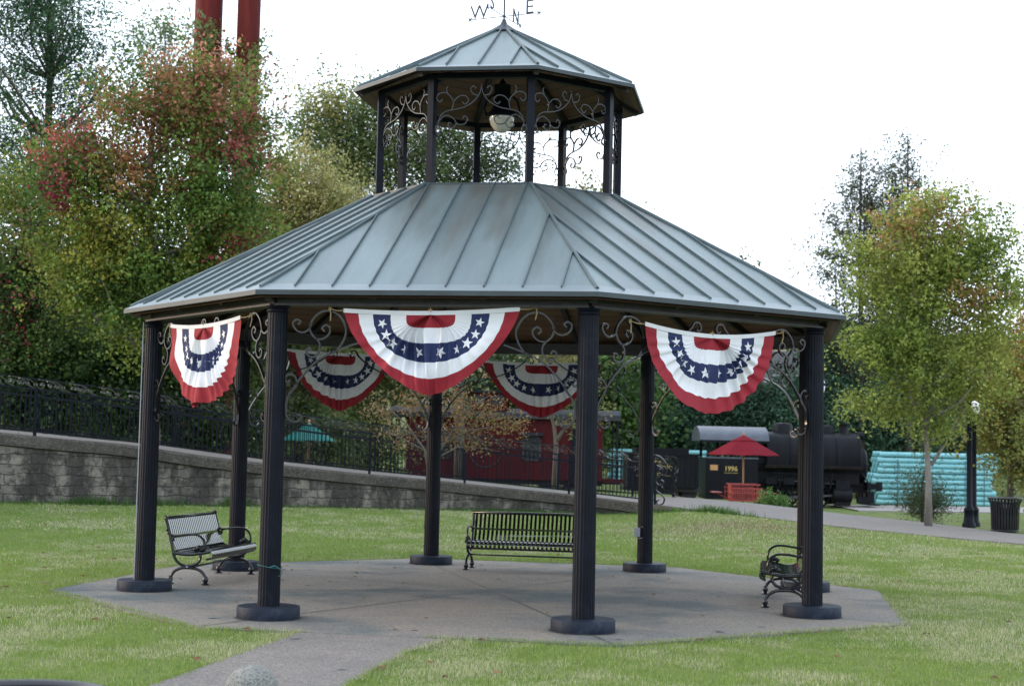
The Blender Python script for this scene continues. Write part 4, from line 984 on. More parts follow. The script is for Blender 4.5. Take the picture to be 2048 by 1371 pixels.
# big maple
D = 41
ML = [(410, 160, 60, 35), (340, 170, 60, 40), (300, 240, 110, 60), (430, 240, 80, 60), (490, 300, 50, 50), (160, 300, 65, 45), (110, 360, 40, 40), (240, 350, 120, 80), (420, 360, 120, 90), (150, 420, 60, 60), (300, 460, 150, 90), (450, 460, 110, 80), (230, 560, 120, 70), (390, 560, 120, 60), (180, 490, 80, 60), (280, 640, 120, 50)]
tree('maple_tree', 'large autumn maple with red and orange upper leaves, left of the gazebo roof', [plobe(*q, D) for q in ML], gbase(300, D), 0.11, 2700, 32,
     palette((0.04, 0.08, 0.018), (0.065, 0.11, 0.02), (0.095, 0.135, 0.025), (0.15, 0.155, 0.03),
             hot=[(at(400, 160, D), 1.7, (0.24, 0.11, 0.065), 0.5), (at(160, 290, D), 1.1, (0.21, 0.065, 0.05), 0.6), (at(270, 300, D), 1.0, (0.22, 0.085, 0.045), 0.4), (at(490, 290, D), 0.9, (0.21, 0.07, 0.055), 0.6), (at(290, 215, D), 1.4, (0.21, 0.11, 0.05), 0.5), (at(350, 330, D), 1.0, (0.22, 0.10, 0.045), 0.3), (at(465, 480, D), 0.42, (0.26, 0.045, 0.06), 0.7), (at(130, 400, D), 0.5, DRED, 0.7), (at(280, 380, D), 0.5, (0.26, 0.14, 0.06), 0.6), (at(420, 600, D), 0.8, YG, 0.5), (at(230, 480, D), 1.2, (0.17, 0.17, 0.03), 0.6)]), 14, 0.22, BARK, limbs=24, clr=0.55)
# tan tree
D = 46
tree('maple_tree', 'pale tan dry-leaved tree just above the left slope of the gazebo roof', [plobe(*q, D) for q in ((560, 320, 50, 45), (610, 370, 75, 60), (660, 400, 50, 50), (550, 410, 70, 60), (600, 460, 90, 50), (520, 480, 70, 60))], gbase(580, D), 0.095, 1000, 32,
     palette(TAN, (0.24, 0.22, 0.09), (0.14, 0.16, 0.05), (0.34, 0.29, 0.13)), 15, 0.16, clr=0.5)
# green/yellow tree behind
D = 60
tree('oak_tree', 'round green tree with yellowing top behind the gazebo roof, left of the cupola', [plobe(*q, D) for q in ((660, 200, 55, 40), (640, 260, 75, 50), (720, 250, 80, 60), (700, 330, 100, 60), (790, 310, 80, 70), (770, 220, 40, 40), (680, 440, 100, 60), (740, 530, 110, 80), (700, 640, 100, 70))], gbase(700, D), 0.125, 1900, 32,
     palette((0.055, 0.085, 0.03), (0.10, 0.13, 0.045), (0.16, 0.17, 0.06), hot=[(at(660, 195, D), 1.3, (0.24, 0.22, 0.07), 0.7)]), 16, 0.25, BARKD, clr=0.8)
tree('oak_tree', 'dark green tree seen through the cupola posts', [plobe(*q, D) for q in ((870, 320, 90, 60), (960, 330, 60, 55), (1010, 340, 40, 45), (900, 270, 60, 35), (900, 440, 90, 60), (950, 540, 90, 70), (900, 650, 90, 70))], gbase(920, D), 0.125, 1300, 28,
     palette((0.035, 0.055, 0.022), (0.06, 0.085, 0.035), (0.08, 0.11, 0.04)), 17, 0.22, BARKD, clr=0.8)
tree('oak_tree', 'yellowish tree top just showing behind the roof ridge right of the cupola', [plobe(*q, 64) for q in ((1185, 395, 40, 18), (1150, 400, 40, 22), (1170, 450, 70, 50), (1190, 540, 80, 60), (1150, 640, 80, 60))], gbase(1170, 64), 0.16, 330, 22,
     palette((0.16, 0.15, 0.06), (0.10, 0.12, 0.04)), 18, 0.16, BARKD, clr=0.6)
# understory behind the fences, left to right
US = [(50, 44, [(30, 770, 90, 70), (110, 740, 80, 60), (60, 830, 90, 50)], 'dark shrubby tree behind the fence at the left edge', 21), (230, 45, [(210, 760, 90, 70), (290, 740, 80, 70), (250, 830, 90, 50)], 'dark shrubby tree behind the fence, just left of the leftmost column', 22),
      (400, 45, [(360, 740, 80, 80), (440, 720, 80, 80), (400, 830, 90, 50), (500, 850, 70, 45), (400, 880, 90, 30), (370, 640, 70, 50)], 'shrubby tree seen between the two left columns', 23), (600, 46, [(560, 740, 80, 70), (640, 720, 80, 70), (610, 830, 70, 40), (650, 890, 60, 35), (560, 660, 60, 60)], 'olive green tree behind the back left bunting', 24),
      (730, 50, [(720, 760, 60, 100), (770, 700, 60, 80), (740, 860, 50, 60), (830, 720, 70, 60), (760, 910, 60, 40), (700, 900, 60, 35)], 'olive tree with hanging branches left of the red caboose', 25)]
for px, D, lb, lab, sd_ in US:
    pal = palette(DKG, (0.03, 0.055, 0.018), MIDG, (0.07, 0.09, 0.03)) if px < 500 else palette((0.035, 0.06, 0.02), (0.07, 0.09, 0.03), (0.10, 0.11, 0.04))
    tree('understory_tree', lab, [plobe(*q, D) for q in lb], gbase(px, D), 0.14, 600, 26, pal, sd_, 0.10, BARKD, clr=0.55, group='understory trees behind the fences')
# woods closing the view far behind (reads as one mass)
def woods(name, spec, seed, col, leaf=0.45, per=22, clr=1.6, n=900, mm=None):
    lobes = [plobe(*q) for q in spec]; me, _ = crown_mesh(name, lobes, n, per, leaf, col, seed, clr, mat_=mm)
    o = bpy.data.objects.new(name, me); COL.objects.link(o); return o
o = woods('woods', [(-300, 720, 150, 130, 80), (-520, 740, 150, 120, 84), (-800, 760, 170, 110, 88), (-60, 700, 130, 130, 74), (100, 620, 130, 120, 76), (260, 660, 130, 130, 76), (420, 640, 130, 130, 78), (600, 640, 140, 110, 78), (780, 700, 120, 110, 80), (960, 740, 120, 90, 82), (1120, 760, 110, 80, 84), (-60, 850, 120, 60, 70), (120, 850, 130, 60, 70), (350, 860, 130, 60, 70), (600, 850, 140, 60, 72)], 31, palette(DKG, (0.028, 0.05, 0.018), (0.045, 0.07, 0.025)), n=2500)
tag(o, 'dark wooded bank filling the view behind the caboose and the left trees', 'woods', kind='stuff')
# pines behind the train
PC = [((0.018, 0.042, 0.026), (0.035, 0.075, 0.045), (0.055, 0.105, 0.06))]
PN = [(1225, 86, [(1215, 740, 60, 50), (1250, 800, 60, 60), (1210, 860, 60, 50)], 'bright green tree behind the caboose end platform', 41, ((0.045, 0.09, 0.025), (0.08, 0.13, 0.035), (0.03, 0.06, 0.02))),
      (1330, 88, [(1320, 790, 65, 60), (1350, 850, 80, 50), (1290, 870, 70, 45)], 'dark pine behind the tender, between two back columns', 42, PC[0]),
      (1440, 90, [(1420, 800, 70, 60), (1460, 840, 80, 60), (1400, 870, 60, 40)], 'blue-green pine behind the locomotive cab', 43, PC[0]),
      (1560, 88, [(1540, 820, 60, 60), (1590, 800, 60, 60), (1570, 870, 70, 40)], 'dark pine behind the locomotive domes', 44, PC[0]),
      (1680, 86, [(1660, 700, 60, 50), (1700, 780, 80, 60), (1650, 840, 70, 60), (1720, 880, 70, 50)], 'broad dark pine right of the gazebo, behind the front of the locomotive', 45, PC[0]),
      (1800, 88, [(1780, 790, 70, 70), (1830, 850, 70, 70), (1770, 900, 70, 50)], 'dark pine behind the left half of the pipe stack', 46, PC[0]),
      (1910, 90, [(1900, 800, 60, 80), (1950, 870, 70, 70), (1880, 900, 60, 40)], 'dark pine behind the lamp posts', 47, PC[0])]
for px, D, lb, lab, sd_, pal in PN:
    tree('pine_tree' if sd_ != 41 else 'broadleaf_tree', lab, [plobe(*q, D) for q in lb], gbase(px, D), 0.30, 640, 28, palette(*[tuple(1.25 * q for q in c_) for c_ in pal]), sd_, 0.22, BARKD, clr=1.0, mat_=NEEDLE if sd_ != 41 else LEAF, aspect=0.35 if sd_ != 41 else 0.7, group='pines behind the train' if sd_ != 41 else None)
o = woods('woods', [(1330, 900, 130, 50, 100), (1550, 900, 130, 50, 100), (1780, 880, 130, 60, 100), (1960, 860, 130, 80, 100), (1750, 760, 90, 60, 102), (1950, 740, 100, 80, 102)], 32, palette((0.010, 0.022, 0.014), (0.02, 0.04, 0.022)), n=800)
tag(o, 'dark evergreen wood far behind the pipe stack and locomotive', 'woods', kind='stuff')
tree('oak_tree', 'small tree top peeping over the right slope of the gazebo roof', [plobe(*q, 95) for q in ((1480, 520, 28, 14), (1495, 560, 50, 35), (1470, 620, 60, 50))], gbase(1490, 95), 0.22, 110, 20, palette((0.05, 0.08, 0.03), (0.09, 0.12, 0.04)), 48, 0.2, BARKD, clr=0.8)
# two tall larches
for px, ytop, hw, lab, sd_ in ((1722, 295, 115, 'left and wider of the two tall sparse conifers rising at the right', 51), (1816, 272, 85, 'right and taller of the two tall sparse conifers rising at the right', 52)):
    D = 85; lb = []; rg = random.Random(sd_)
    for i in range(13):
        f = (i + 0.5) / 13; y = ytop + 12 + f * 400; wd = hw * min(1.0, 0.12 + 0.95 * (f * 1.45) ** 0.75)
        if f < 0.15: lb.append(plobe(px, y, wd * 0.6, 16, D))
        else:
            for s in (-1, 1):
                ww = wd * rg.uniform(0.55, 1.1); lb.append(plobe(px + s * ww * 0.5, y + rg.uniform(-14, 14), ww * 0.5, 14, D))
    b0 = gbase(px, D); tp = at(px, ytop, D)
    tree('larch_tree', lab, lb, b0, 0.24, 760, 22, palette((0.05, 0.065, 0.04), (0.08, 0.095, 0.055), (0.07, 0.08, 0.05)), sd_, 0.24, BARKD, clr=0.75, limbs=30, mat_=NEEDLE, aspect=0.35, trunk_pts=[b0, (b0[0], b0[1], b0[2] + 6), (tp[0], tp[1], tp[2] - 6), tp], group='two tall conifers at the right', limb_r=0.2)
# right maple
D = 41
MR = [(1850, 410, 45, 22), (1790, 440, 50, 35), (1920, 430, 50, 30), (1980, 480, 50, 45), (1725, 520, 40, 25), (1800, 510, 80, 50), (1900, 510, 90, 60), (2010, 560, 40, 60), (1760, 590, 70, 40), (1850, 600, 90, 60), (1950, 610, 80, 60), (1720, 690, 50, 16), (1790, 680, 80, 40), (1880, 700, 100, 50), (1970, 690, 60, 50), (1850, 770, 90, 30), (1925, 760, 60, 30), (1760, 740, 30, 12), (1730, 800, 45, 10), (1790, 825, 50, 12), (1880, 850, 28, 20)]
tb = at(1857, 1043, D); tb[2] = gzat(tb[0], tb[1]) - 0.03
tree('maple_tree', 'slender maple with yellow-green crown and reddish top, right of the gazebo beside the walkway', [plobe(*q, D) for q in MR], tb, 0.10, 1850, 30,
     palette((0.09, 0.13, 0.024), (0.14, 0.175, 0.035), (0.18, 0.21, 0.045), (0.22, 0.235, 0.06), hot=[(at(1790, 430, D), 0.9, (0.26, 0.15, 0.07), 0.4), (at(1890, 440, D), 0.6, (0.26, 0.16, 0.07), 0.3), (at(1930, 590, D), 0.7, (0.24, 0.15, 0.06), 0.4), (at(1975, 750, D), 0.3, (0.26, 0.12, 0.07), 0.5)]), 61, 0.09, BARK, limbs=26, clr=0.42, fork=0.9,
     trunk_pts=[tb, at(1857, 960, D), at(1855, 900, D), at(1850, 840, D), at(1842, 780, D), at(1850, 680, D), at(1856, 560, D), at(1858, 450, D)], extra=[([at(1862, 930, D), at(1885, 895, D), at(1900, 872, D), at(1915, 830, D)], 0.05), ([at(1850, 860, D), at(1862, 820, D), at(1880, 740, D), at(1900, 640, D), at(1930, 520, D)], 0.06), ([at(1852, 880, D), at(1845, 840, D), at(1800, 740, D), at(1770, 620, D)], 0.06)])
D = 56
tree('broadleaf_tree', 'orange and olive tree at the right edge behind the litter bin', [plobe(*q, D) for q in ((1985, 800, 45, 50), (2030, 850, 45, 60), (1990, 880, 50, 45), (2040, 760, 50, 60), (2050, 930, 50, 50), (2060, 680, 50, 60))], gbase(2020, D), 0.12, 700, 28,
     palette((0.06, 0.08, 0.025), (0.10, 0.11, 0.03), (0.17, 0.13, 0.03), (0.10, 0.11, 0.03)), 62, 0.14, BARKD, clr=0.6)
D = 43
tree('broadleaf_tree', 'small green and reddish branchy tree cut off by the right edge', [plobe(*q, D) for q in ((2050, 640, 30, 40), (2060, 720, 40, 40), (2055, 860, 25, 30), (2110, 700, 60, 90), (2110, 850, 60, 60))], gbase(2110, D), 0.12, 260, 24,
     palette((0.12, 0.15, 0.03), (0.20, 0.17, 0.04), (0.26, 0.12, 0.05)), 63, 0.12, BARK, clr=0.45)
# small tree in front of the wall (orange, sparse)
D = 33; tb = at(852, 1057, D); tb[2] = gzat(tb[0], tb[1]) - 0.03
BR = [([at(858, 950, D), at(850, 900, D), at(815, 850, D), at(770, 810, D)], 0.035), ([at(862, 940, D), at(880, 890, D), at(940, 860, D), at(1010, 850, D)], 0.04), ([at(860, 930, D), at(862, 880, D), at(850, 830, D), at(820, 790, D)], 0.035), ([at(864, 925, D), at(900, 870, D), at(930, 820, D), at(980, 790, D)], 0.035), ([at(866, 920, D), at(915, 893, D), at(960, 895, D), at(1000, 902, D)], 0.02), ([at(862, 920, D), at(868, 870, D), at(880, 820, D), at(890, 760, D)], 0.03), ([at(850, 900, D), at(810, 880, D), at(770, 860, D)], 0.02)]
tree('sapling_tree', 'small thin tree with sparse orange leaves on the lawn, half hidden by a back column', [plobe(*q, D) for q in ((765, 825, 40, 30), (800, 875, 35, 18), (830, 800, 40, 30), (900, 800, 50, 30), (950, 830, 50, 30), (1000, 850, 40, 18), (960, 890, 40, 12), (890, 860, 40, 25), (985, 800, 40, 22), (900, 760, 50, 22))], tb, 0.06, 480, 9,
     palette((0.13, 0.085, 0.045), (0.11, 0.09, 0.045), (0.17, 0.085, 0.035), (0.09, 0.09, 0.035)), 71, 0.045, BARKM, limbs=7, clr=0.26, shell=0.2, fork=0.93, limb_r=0.22,
     trunk_pts=[tb, at(856, 1010, D), at(860, 970, D), at(860, 930, D), at(864, 880, D), at(870, 830, D), at(880, 790, D)], extra=BR)
# tree by the caboose
D = 47; tb = at(1110, 968, D); tb[2] = gzat(tb[0], tb[1]) - 0.05
tree('sapling_tree', 'pale-barked forked tree in front of the red caboose', [plobe(*q, D) for q in ((1080, 760, 50, 40), (1150, 770, 50, 40), (1120, 720, 60, 40), (1165, 830, 20, 20))], tb, 0.11, 200, 18, palette((0.09, 0.11, 0.035), (0.16, 0.14, 0.05)), 72, 0.11, BARKM, limbs=10, clr=0.4, fork=0.95,
     trunk_pts=[tb, at(1111, 930, D), at(1112, 890, D), at(1108, 850, D), at(1095, 810, D), at(1090, 750, D)], extra=[([at(1114, 880, D), at(1125, 862, D), at(1148, 838, D), at(1160, 790, D)], 0.08)])
# arborvitae and ball shrub
D = 48
tree('juniper_shrub', 'small feathery evergreen shrub in front of the pipe stack, behind the maple trunk', [plobe(*q, D) for q in ((1845, 1000, 38, 30), (1840, 970, 32, 30), (1850, 930, 20, 35), (1852, 895, 10, 25), (1870, 1010, 25, 22), (1818, 1005, 22, 22))], gbase(1846, D), 0.09, 420, 24,
     palette((0.035, 0.055, 0.025), (0.06, 0.08, 0.035), (0.07, 0.085, 0.03)), 73, 0.05, BARKD, clr=0.35, cat='shrub', mat_=NEEDLE, aspect=0.3)
tree('round_shrub', 'low bright green clipped shrub beside the red picnic table', [plobe(1540, 1004, 28, 17, 52), plobe(1556, 1010, 20, 12, 52)], gbase(1542, 52), 0.05, 300, 26, palette((0.06, 0.12, 0.03), (0.09, 0.16, 0.04)), 74, 0.03, BARKD, clr=0.14, cat='shrub')

# ------------------------------------------------------------------ twin rusty pillars with ivy
for px0, px1, y0, lab, sd_, ylist in ((391, 446, 0, 'left of the two tall rust-red steel pillars', 81, [(418, 100, 20, 40), (418, 170, 24, 40), (405, 60, 14, 20), (418, 230, 26, 40)]), (476, 522, 0, 'right of the two tall rust-red steel pillars', 82, [(490, 110, 14, 30), (486, 160, 14, 35), (500, 200, 22, 30), (500, 130, 14, 20), (495, 240, 24, 25)])):
    D = 60; c = at((px0 + px1) / 2, 0, D); r = (px1 - px0) / 2 * D / FPX; gx = gzat(c[0], c[1])
    root = thing('steel_pillar', lab, 'pillar', (c[0], c[1], gx), group='twin rusty pillars')
    m = MB(); m.lathe([(r * 1.0, -0.3), (r, 30 - gx)], 24); m.build('shaft', RUST, root, smooth=40)
    m = MB()
    for z in np.arange(3, 29, 4.0): m.lathe([(r * 1.0, z), (r * 1.03, z + 0.02), (r * 1.03, z + 0.12), (r * 1.0, z + 0.14)], 24, caps=False)
    m.build('ring_flange', RUST, root, smooth=40)
    lb = [(at(a, b, D - 0.3), (cx_ * D / FPX, r * 1.1, cy_ * D / FPX)) for a, b, cx_, cy_ in ylist]
    me, _ = crown_mesh('climbing_ivy', lb, 170, 26, 0.14, palette((0.08, 0.11, 0.03), (0.12, 0.14, 0.04), (0.05, 0.08, 0.025)), sd_, 0.4)
    o = bpy.data.objects.new('climbing_ivy', me); COL.objects.link(o); tag(o, 'yellow-green ivy climbing the %s rusty pillar' % ('left' if sd_ == 81 else 'right'), 'ivy')

# ------------------------------------------------------------------ caboose
def X(px, d): return float(at(px, 900, d)[0])
D = 61; xl, xr = X(812, D), X(1205, D); yc = float(at(1000, 900, D)[1]) + 1.3; zf = 0.42
cb = thing('caboose', 'dark red wooden railway caboose behind the fences', 'railway car', ((xl + xr) / 2, yc, zf)); og = ((xl + xr) / 2, yc, zf)
ztop = 3.05; yf = yc - 1.35
m = MB(); m.box(((xl + xr) / 2, yc, (zf + 0.15 + ztop) / 2), (xr - xl, 2.7, ztop - zf - 0.15))
for i in range(int((xr - xl) / 0.11)): m.box((xl + 0.06 + i * 0.11, yf - 0.004, (zf + ztop) / 2 + 0.08), (0.096, 0.012, ztop - zf - 0.2))
m.build('body', CABR, cb, origin=og)
rl, rr_ = X(778, D), X(1240, D)
m = MB(); prof = [(-1.55, 0.0), (-1.5, 0.10), (-0.8, 0.26), (0, 0.32), (0.8, 0.26), (1.5, 0.10), (1.55, 0.0)]
vs = [(rl, yc + a, ztop + b) for a, b in prof] + [(rr_, yc + a, ztop + b) for a, b in prof]; k = len(prof)
m.add(vs, [(i, i + 1, k + i + 1, k + i) for i in range(k - 1)] + [tuple(range(k)), tuple(reversed(range(k, 2 * k))), (0, k, 2 * k - 1, k - 1)])
m.build('roof', GREYR, cb, origin=og)
m = MB()
for z in (ztop - 0.05,): m.box(((rl + rr_) / 2, yc - 1.52, z), (rr_ - rl, 0.05, 0.1)); m.box(((rl + rr_) / 2, yc + 1.52, z), (rr_ - rl, 0.05, 0.1))
m.build('roof_fascia', RAFT, cb, origin=og)
c0, c1_ = X(938, D), X(1012, D); m = MB(); m.box(((c0 + c1_) / 2, yc, ztop + 0.55), (c1_ - c0, 2.3, 0.7)); cu = m.build('cupola', CABR, cb, origin=og)
m = MB(); m.box(((c0 + c1_) / 2, yc, ztop + 0.93), (c1_ - c0 + 0.3, 2.6, 0.07)); m.build('cupola_roof', GREYR, cu, origin=og)
for px in (955, 992):
    m = MB(); m.box((X(px, D), yc - 1.155, ztop + 0.62), (0.45, 0.02, 0.36)); m.build('pane', DARKG, cu, origin=og)
for px in (884, 1063):
    x = X(px, D); m = MB()
    for dx in (-0.33, 0.33): m.box((x + dx, yf - 0.03, zf + 1.38), (0.07, 0.05, 0.95))
    for dz in (0.93, 1.83): m.box((x, yf - 0.03, zf + dz), (0.73, 0.05, 0.07))
    m.box((x, yf - 0.03, zf + 1.38), (0.03, 0.04, 0.85))
    wn = m.build('window', RAFT, cb, origin=og)
    m = MB(); m.box((x, yf - 0.014, zf + 1.38), (0.60, 0.01, 0.83)); m.build('pane', DARKG, wn, origin=og)
    m = MB(); m.bar((x - 0.45, yf - 0.16, zf + 1.93), (x + 0.45, yf - 0.16, zf + 1.93), 0.30, 0.04, up=(0, -0.3, 1)); m.build('awning', GREYR, wn, origin=og)
# round emblem: dark ring with bars and letter-like mark
m = MB(); ex = X(971, D); ez = zf + 1.22
m.tube([(ex + 0.62 * math.cos(t), yf - 0.018, ez + 0.62 * math.sin(t)) for t in np.linspace(0, 2 * PI, 40, endpoint=False)], 0.03, 4, closed=True)
m.build('emblem_ring', RAFT, cb, origin=og)
m = MB()
for px in (1147,): m.box((X(px, D), yf - 0.03, (zf + ztop) / 2), (0.20, 0.05, ztop - zf - 0.1))
m.build('corner_board', IRON, cb, origin=og)
for px, s in ((792, -1), (1223, 1)):      # end platforms: floor, posts, railing
    x = X(px, D); m = MB(); m.box((x, yc, zf + 0.1), (0.75, 2.5, 0.12))
    for yy in (-1.2, 1.2):
        m.tube([(x + s * 0.2, yc + yy, zf + 0.15), (x + s * 0.2, yc + yy, ztop)], 0.03, 6); m.tube([(x + s * 0.42, yc + yy, zf + 0.15), (x + s * 0.42, yc + yy, zf + 2.4), (x + s * 0.3, yc + yy, ztop)], 0.02, 6)
    for z in (0.7, 1.1): m.tube([(x + s * 0.3, yc - 1.2, zf + z), (x + s * 0.3, yc + 1.2, zf + z)], 0.02, 6); m.tube([(x - s * 0.3, yc - 1.2, zf + z), (x + s * 0.3, yc - 1.2, zf + z)], 0.02, 6)
    m.box((x + s * 0.1, yc - 1.25, zf + 0.18), (0.9, 0.06, 0.16), mi=1)
    m.build('end_platform', [IRON, CABR], cb, origin=og)
m = MB()
for px in (860, 905, 1100, 1150):
    for yy in (-0.75, 0.75): m = MB(); m.lathe([(0.38, -0.06), (0.38, 0.06)], 20, (X(px, D), yc + yy, zf - 0.12), axis='y'); m.build('wheel', RAFT, cb, origin=og)
m = MB(); m.box(((xl + xr) / 2, yc, zf + 0.05), (xr - xl, 2.0, 0.18)); m.build('underframe', RAFT, cb, origin=og)

# ------------------------------------------------------------------ tender and locomotive
D = 68; xl, xr = X(1255, D), X(1398, D); yc = float(at(1320, 900, D)[1]) + 1.4; zr = -0.40; yf = yc - 1.4
td = thing('tender', 'black coal tender with gold lettering coupled behind the locomotive', 'railway car', ((xl + xr) / 2, yc, zr)); og = ((xl + xr) / 2, yc, zr)
m = MB(); zt0, zt1 = 0.22, 1.70; m.box(((xl + xr) / 2, yc, (zt0 + zt1) / 2), (xr - xl, 2.8, zt1 - zt0)); m.box(((xl + xr) / 2, yf - 0.01, zt1 - 0.04), (xr - xl + 0.06, 0.06, 0.08))
m.box(((xl + xr) / 2, yc, zt1 + 0.12), (xr - xl - 0.8, 2.2, 0.24))
for i in range(13): m.box((xl + (i + 0.5) * (xr - xl) / 13, yf - 0.008, (zt0 + zt1) / 2), (0.02, 0.02, zt1 - zt0 - 0.1))
m.build('body', BLACKM, td, origin=og)
m = MB(); m.box(((xl + xr) / 2, yc, 0.12), (xr - xl + 0.3, 2.2, 0.18))
for px in (1275, 1305, 1350, 1380):
    for yy in (-0.75, 0.75): mw = MB(); mw.lathe([(0.40, -0.06), (0.42, 0), (0.40, 0.06)], 20, (X(px, D), yc + yy, zr + 0.42), axis='y'); mw.build('wheel', RAFT, td, origin=og)
m.build('undercarriage', RAFT, td, origin=og)
cxm = X(1308, D)
# arched gold lettering on the tender side
word = 'RIVERFRONT'
for i, ch in enumerate(word):
    f = (i - (len(word) - 1) / 2) / (len(word) / 2); me = text_mesh(ch, 0.27, 0.01, 'letter', GOLD, bold=0.006)
    o = bpy.data.objects.new('letter', me); COL.objects.link(o); o.parent = td
    o.location = (cxm + f * 0.84 - og[0], yf - 0.03 - og[1], 0.98 + 0.30 * (1 - f * f) - 0.08 - og[2]); o.rotation_euler = (PI / 2, f * 0.45, 0)
o = bpy.data.objects.new('lettering', text_mesh('LINE', 0.25, 0.01, 'lettering', GOLD, bold=0.006)); COL.objects.link(o); o.parent = td; o.location = (cxm - og[0], yf - 0.03 - og[1], 0.68 - og[2]); o.rotation_euler = (PI / 2, 0, 0)
m = MB()
for s in (-1, 1): m.bar((cxm + s * 0.48, yf - 0.03, 0.74), (cxm + s * 0.75, yf - 0.03, 0.72), 0.01, 0.02)
m.build('gold_line', GOLD, td, origin=og)

D = 70; L = lambda px: X(px, D); yc = float(at(1550, 900, D)[1]) + 1.3; yf = yc - 1.3
def Z(py, px=1580): return float(at(px, py, D)[2])
zr = -0.62; og = (L(1580), yc, zr)
lo = thing('steam_locomotive', 'black tank steam locomotive with arched cab roof and number 1996', 'locomotive', og)
m = MB(); x0, x1 = L(1412), L(1516); z0, z1 = Z(998, 1460), Z(915, 1460)
m.box(((x0 + x1) / 2, yc, (z0 + z1) / 2), (x1 - x0, 2.7, z1 - z0)); m.box(((x0 + x1) / 2, yf - 0.06, z1), (x1 - x0 + 0.04, 0.05, 0.07), mi=1)
m.box(((x0 + x1) / 2, yf - 0.06, z0 + 0.25), (x1 - x0, 0.05, 0.05))
zrf = Z(880, 1460)
for px in (1416, 1450, 1478, 1512):
    for yy in (-1.3, 1.3): m.box((L(px), yc + yy, (z1 + zrf) / 2), (0.12, 0.08, zrf - z1))
m.box((x1 - 0.05, yc, (z1 + zrf) / 2), (0.06, 2.6, zrf - z1))
m.build('cab', [BLACKM, CABROOF], lo, origin=og)
m = MB(); x0r, x1r = L(1398), L(1536); prof = [(-1.62, -0.06)] + [(-1.6 * math.cos(t), 0.62 * math.sin(t)) for t in np.linspace(0, PI, 14)] + [(1.62, -0.06)]
k = len(prof); vs = [(x0r, yc + a, zrf + 0.02 + b) for a, b in prof] + [(x1r, yc + a, zrf + 0.02 + b) for a, b in prof]
m.add(vs, [(i, i + 1, k + i + 1, k + i) for i in range(k - 1)] + [tuple(range(k)), tuple(reversed(range(k, 2 * k))), (0, k, 2 * k - 1, k - 1)])
m.box(((x0r + x1r) / 2, yc - 1.6, zrf - 0.05), (x1r - x0r, 0.06, 0.10), mi=1)
m.build('cab_roof', [CABROOF, BLACKM], lo, origin=og, smooth=40)
# saddle tank: rounded box over the boiler
xa, xb = L(1535), L(1722); za, zb2 = Z(932, 1620), Z(864, 1620); hh = zb2 - za
sec = [(-1.18, 0.0), (-1.22, 0.25 * hh), (-1.18, 0.62 * hh), (-1.0, 0.84 * hh), (-0.6, 0.96 * hh), (0, hh), (0.6, 0.96 * hh), (1.0, 0.84 * hh), (1.18, 0.62 * hh), (1.22, 0.25 * hh), (1.18, 0.0)]
m = MB(); k = len(sec); vs = [(xa, yc + a, za + b) for a, b in sec] + [(xb, yc + a, za + b) for a, b in sec]
m.add(vs, [(i, i + 1, k + i + 1, k + i) for i in range(k - 1)] + [tuple(range(k)), tuple(reversed(range(k, 2 * k))), (0, k, 2 * k - 1, k - 1)])
m.build('saddle_tank', BLACKM, lo, origin=og, smooth=40)
m = MB()
for f in (0.0, 0.25, 0.5, 0.75, 1.0):
    xx = xa + (xb - xa) * f; m.tube([(xx, yc + a * 1.012, za + b * 1.012) for a, b in sec], 0.022, 5)
m.build('tank_bands', BLACKM, lo, origin=og)
m = MB(); m.box(((xa + xb) / 2, yc, za - 0.03), (xb - xa + 0.2, 2.75, 0.06)); m.box(((xa + xb) / 2, yf - 0.06, za - 0.03), (xb - xa + 0.2, 0.03, 0.09), mi=1)
m.build('running_board', [BLACKM, BARKD], lo, origin=og)
m = MB(); rb_ = 0.78; zc_ = Z(930, 1730); m.lathe([(0.0, 0.0), (rb_, 0.0), (rb_, 0.38), (rb_ * 0.93, 0.42), (rb_ * 0.9, 0.45), (0.3, 0.52), (0.0, 0.54)], 32, (xb, yc, zc_), axis='x', caps=False)
m.build('smokebox', BLACKM, lo, origin=og, smooth=35)
m = MB(); m.lathe([(0.0, 0), (0.17, 0.0), (0.19, 0.28), (0.0, 0.30)], 16, (L(1727), yc, Z(871, 1735)), axis='x', caps=False); m.box((L(1724), yc, Z(880, 1735)), (0.25, 0.3, 0.12)); m.build('headlight', BLACKM, lo, origin=og, smooth=40)
for px, wpx, yt, yb, nm in ((1575, 40, 844, 868, 'steam_dome'), (1664, 30, 849, 868, 'sand_dome'), (1700, 28, 845, 868, 'chimney')):
    r = wpx / 2 * D / FPX; zb3, zt3 = Z(yb, px) - 0.05, Z(yt, px); m = MB()
    if nm == 'chimney': m.lathe([(r * 0.8, zb3), (r * 0.62, zb3 + 0.15), (r * 0.62, zt3 - 0.12), (r * 0.9, zt3 - 0.08), (r * 0.9, zt3), (r * 0.6, zt3)], 20, (L(px), yc, 0))
    else: m.lathe([(r * 1.05, zb3), (r, zb3 + 0.08), (r * 1.0, zt3 - 0.12), (r * 0.85, zt3 - 0.03), (r * 0.4, zt3), (0.01, zt3 + 0.005)], 20, (L(px), yc, 0))
    m.build(nm, BLACKM, lo, origin=og, smooth=40)
m = MB(); m.lathe([(0.03, 0), (0.03, 0.22), (0.05, 0.24), (0.0, 0.3)], 8, (L(1577), yc, Z(846, 1577))); m.build('whistle', BLACKM, lo, origin=og)
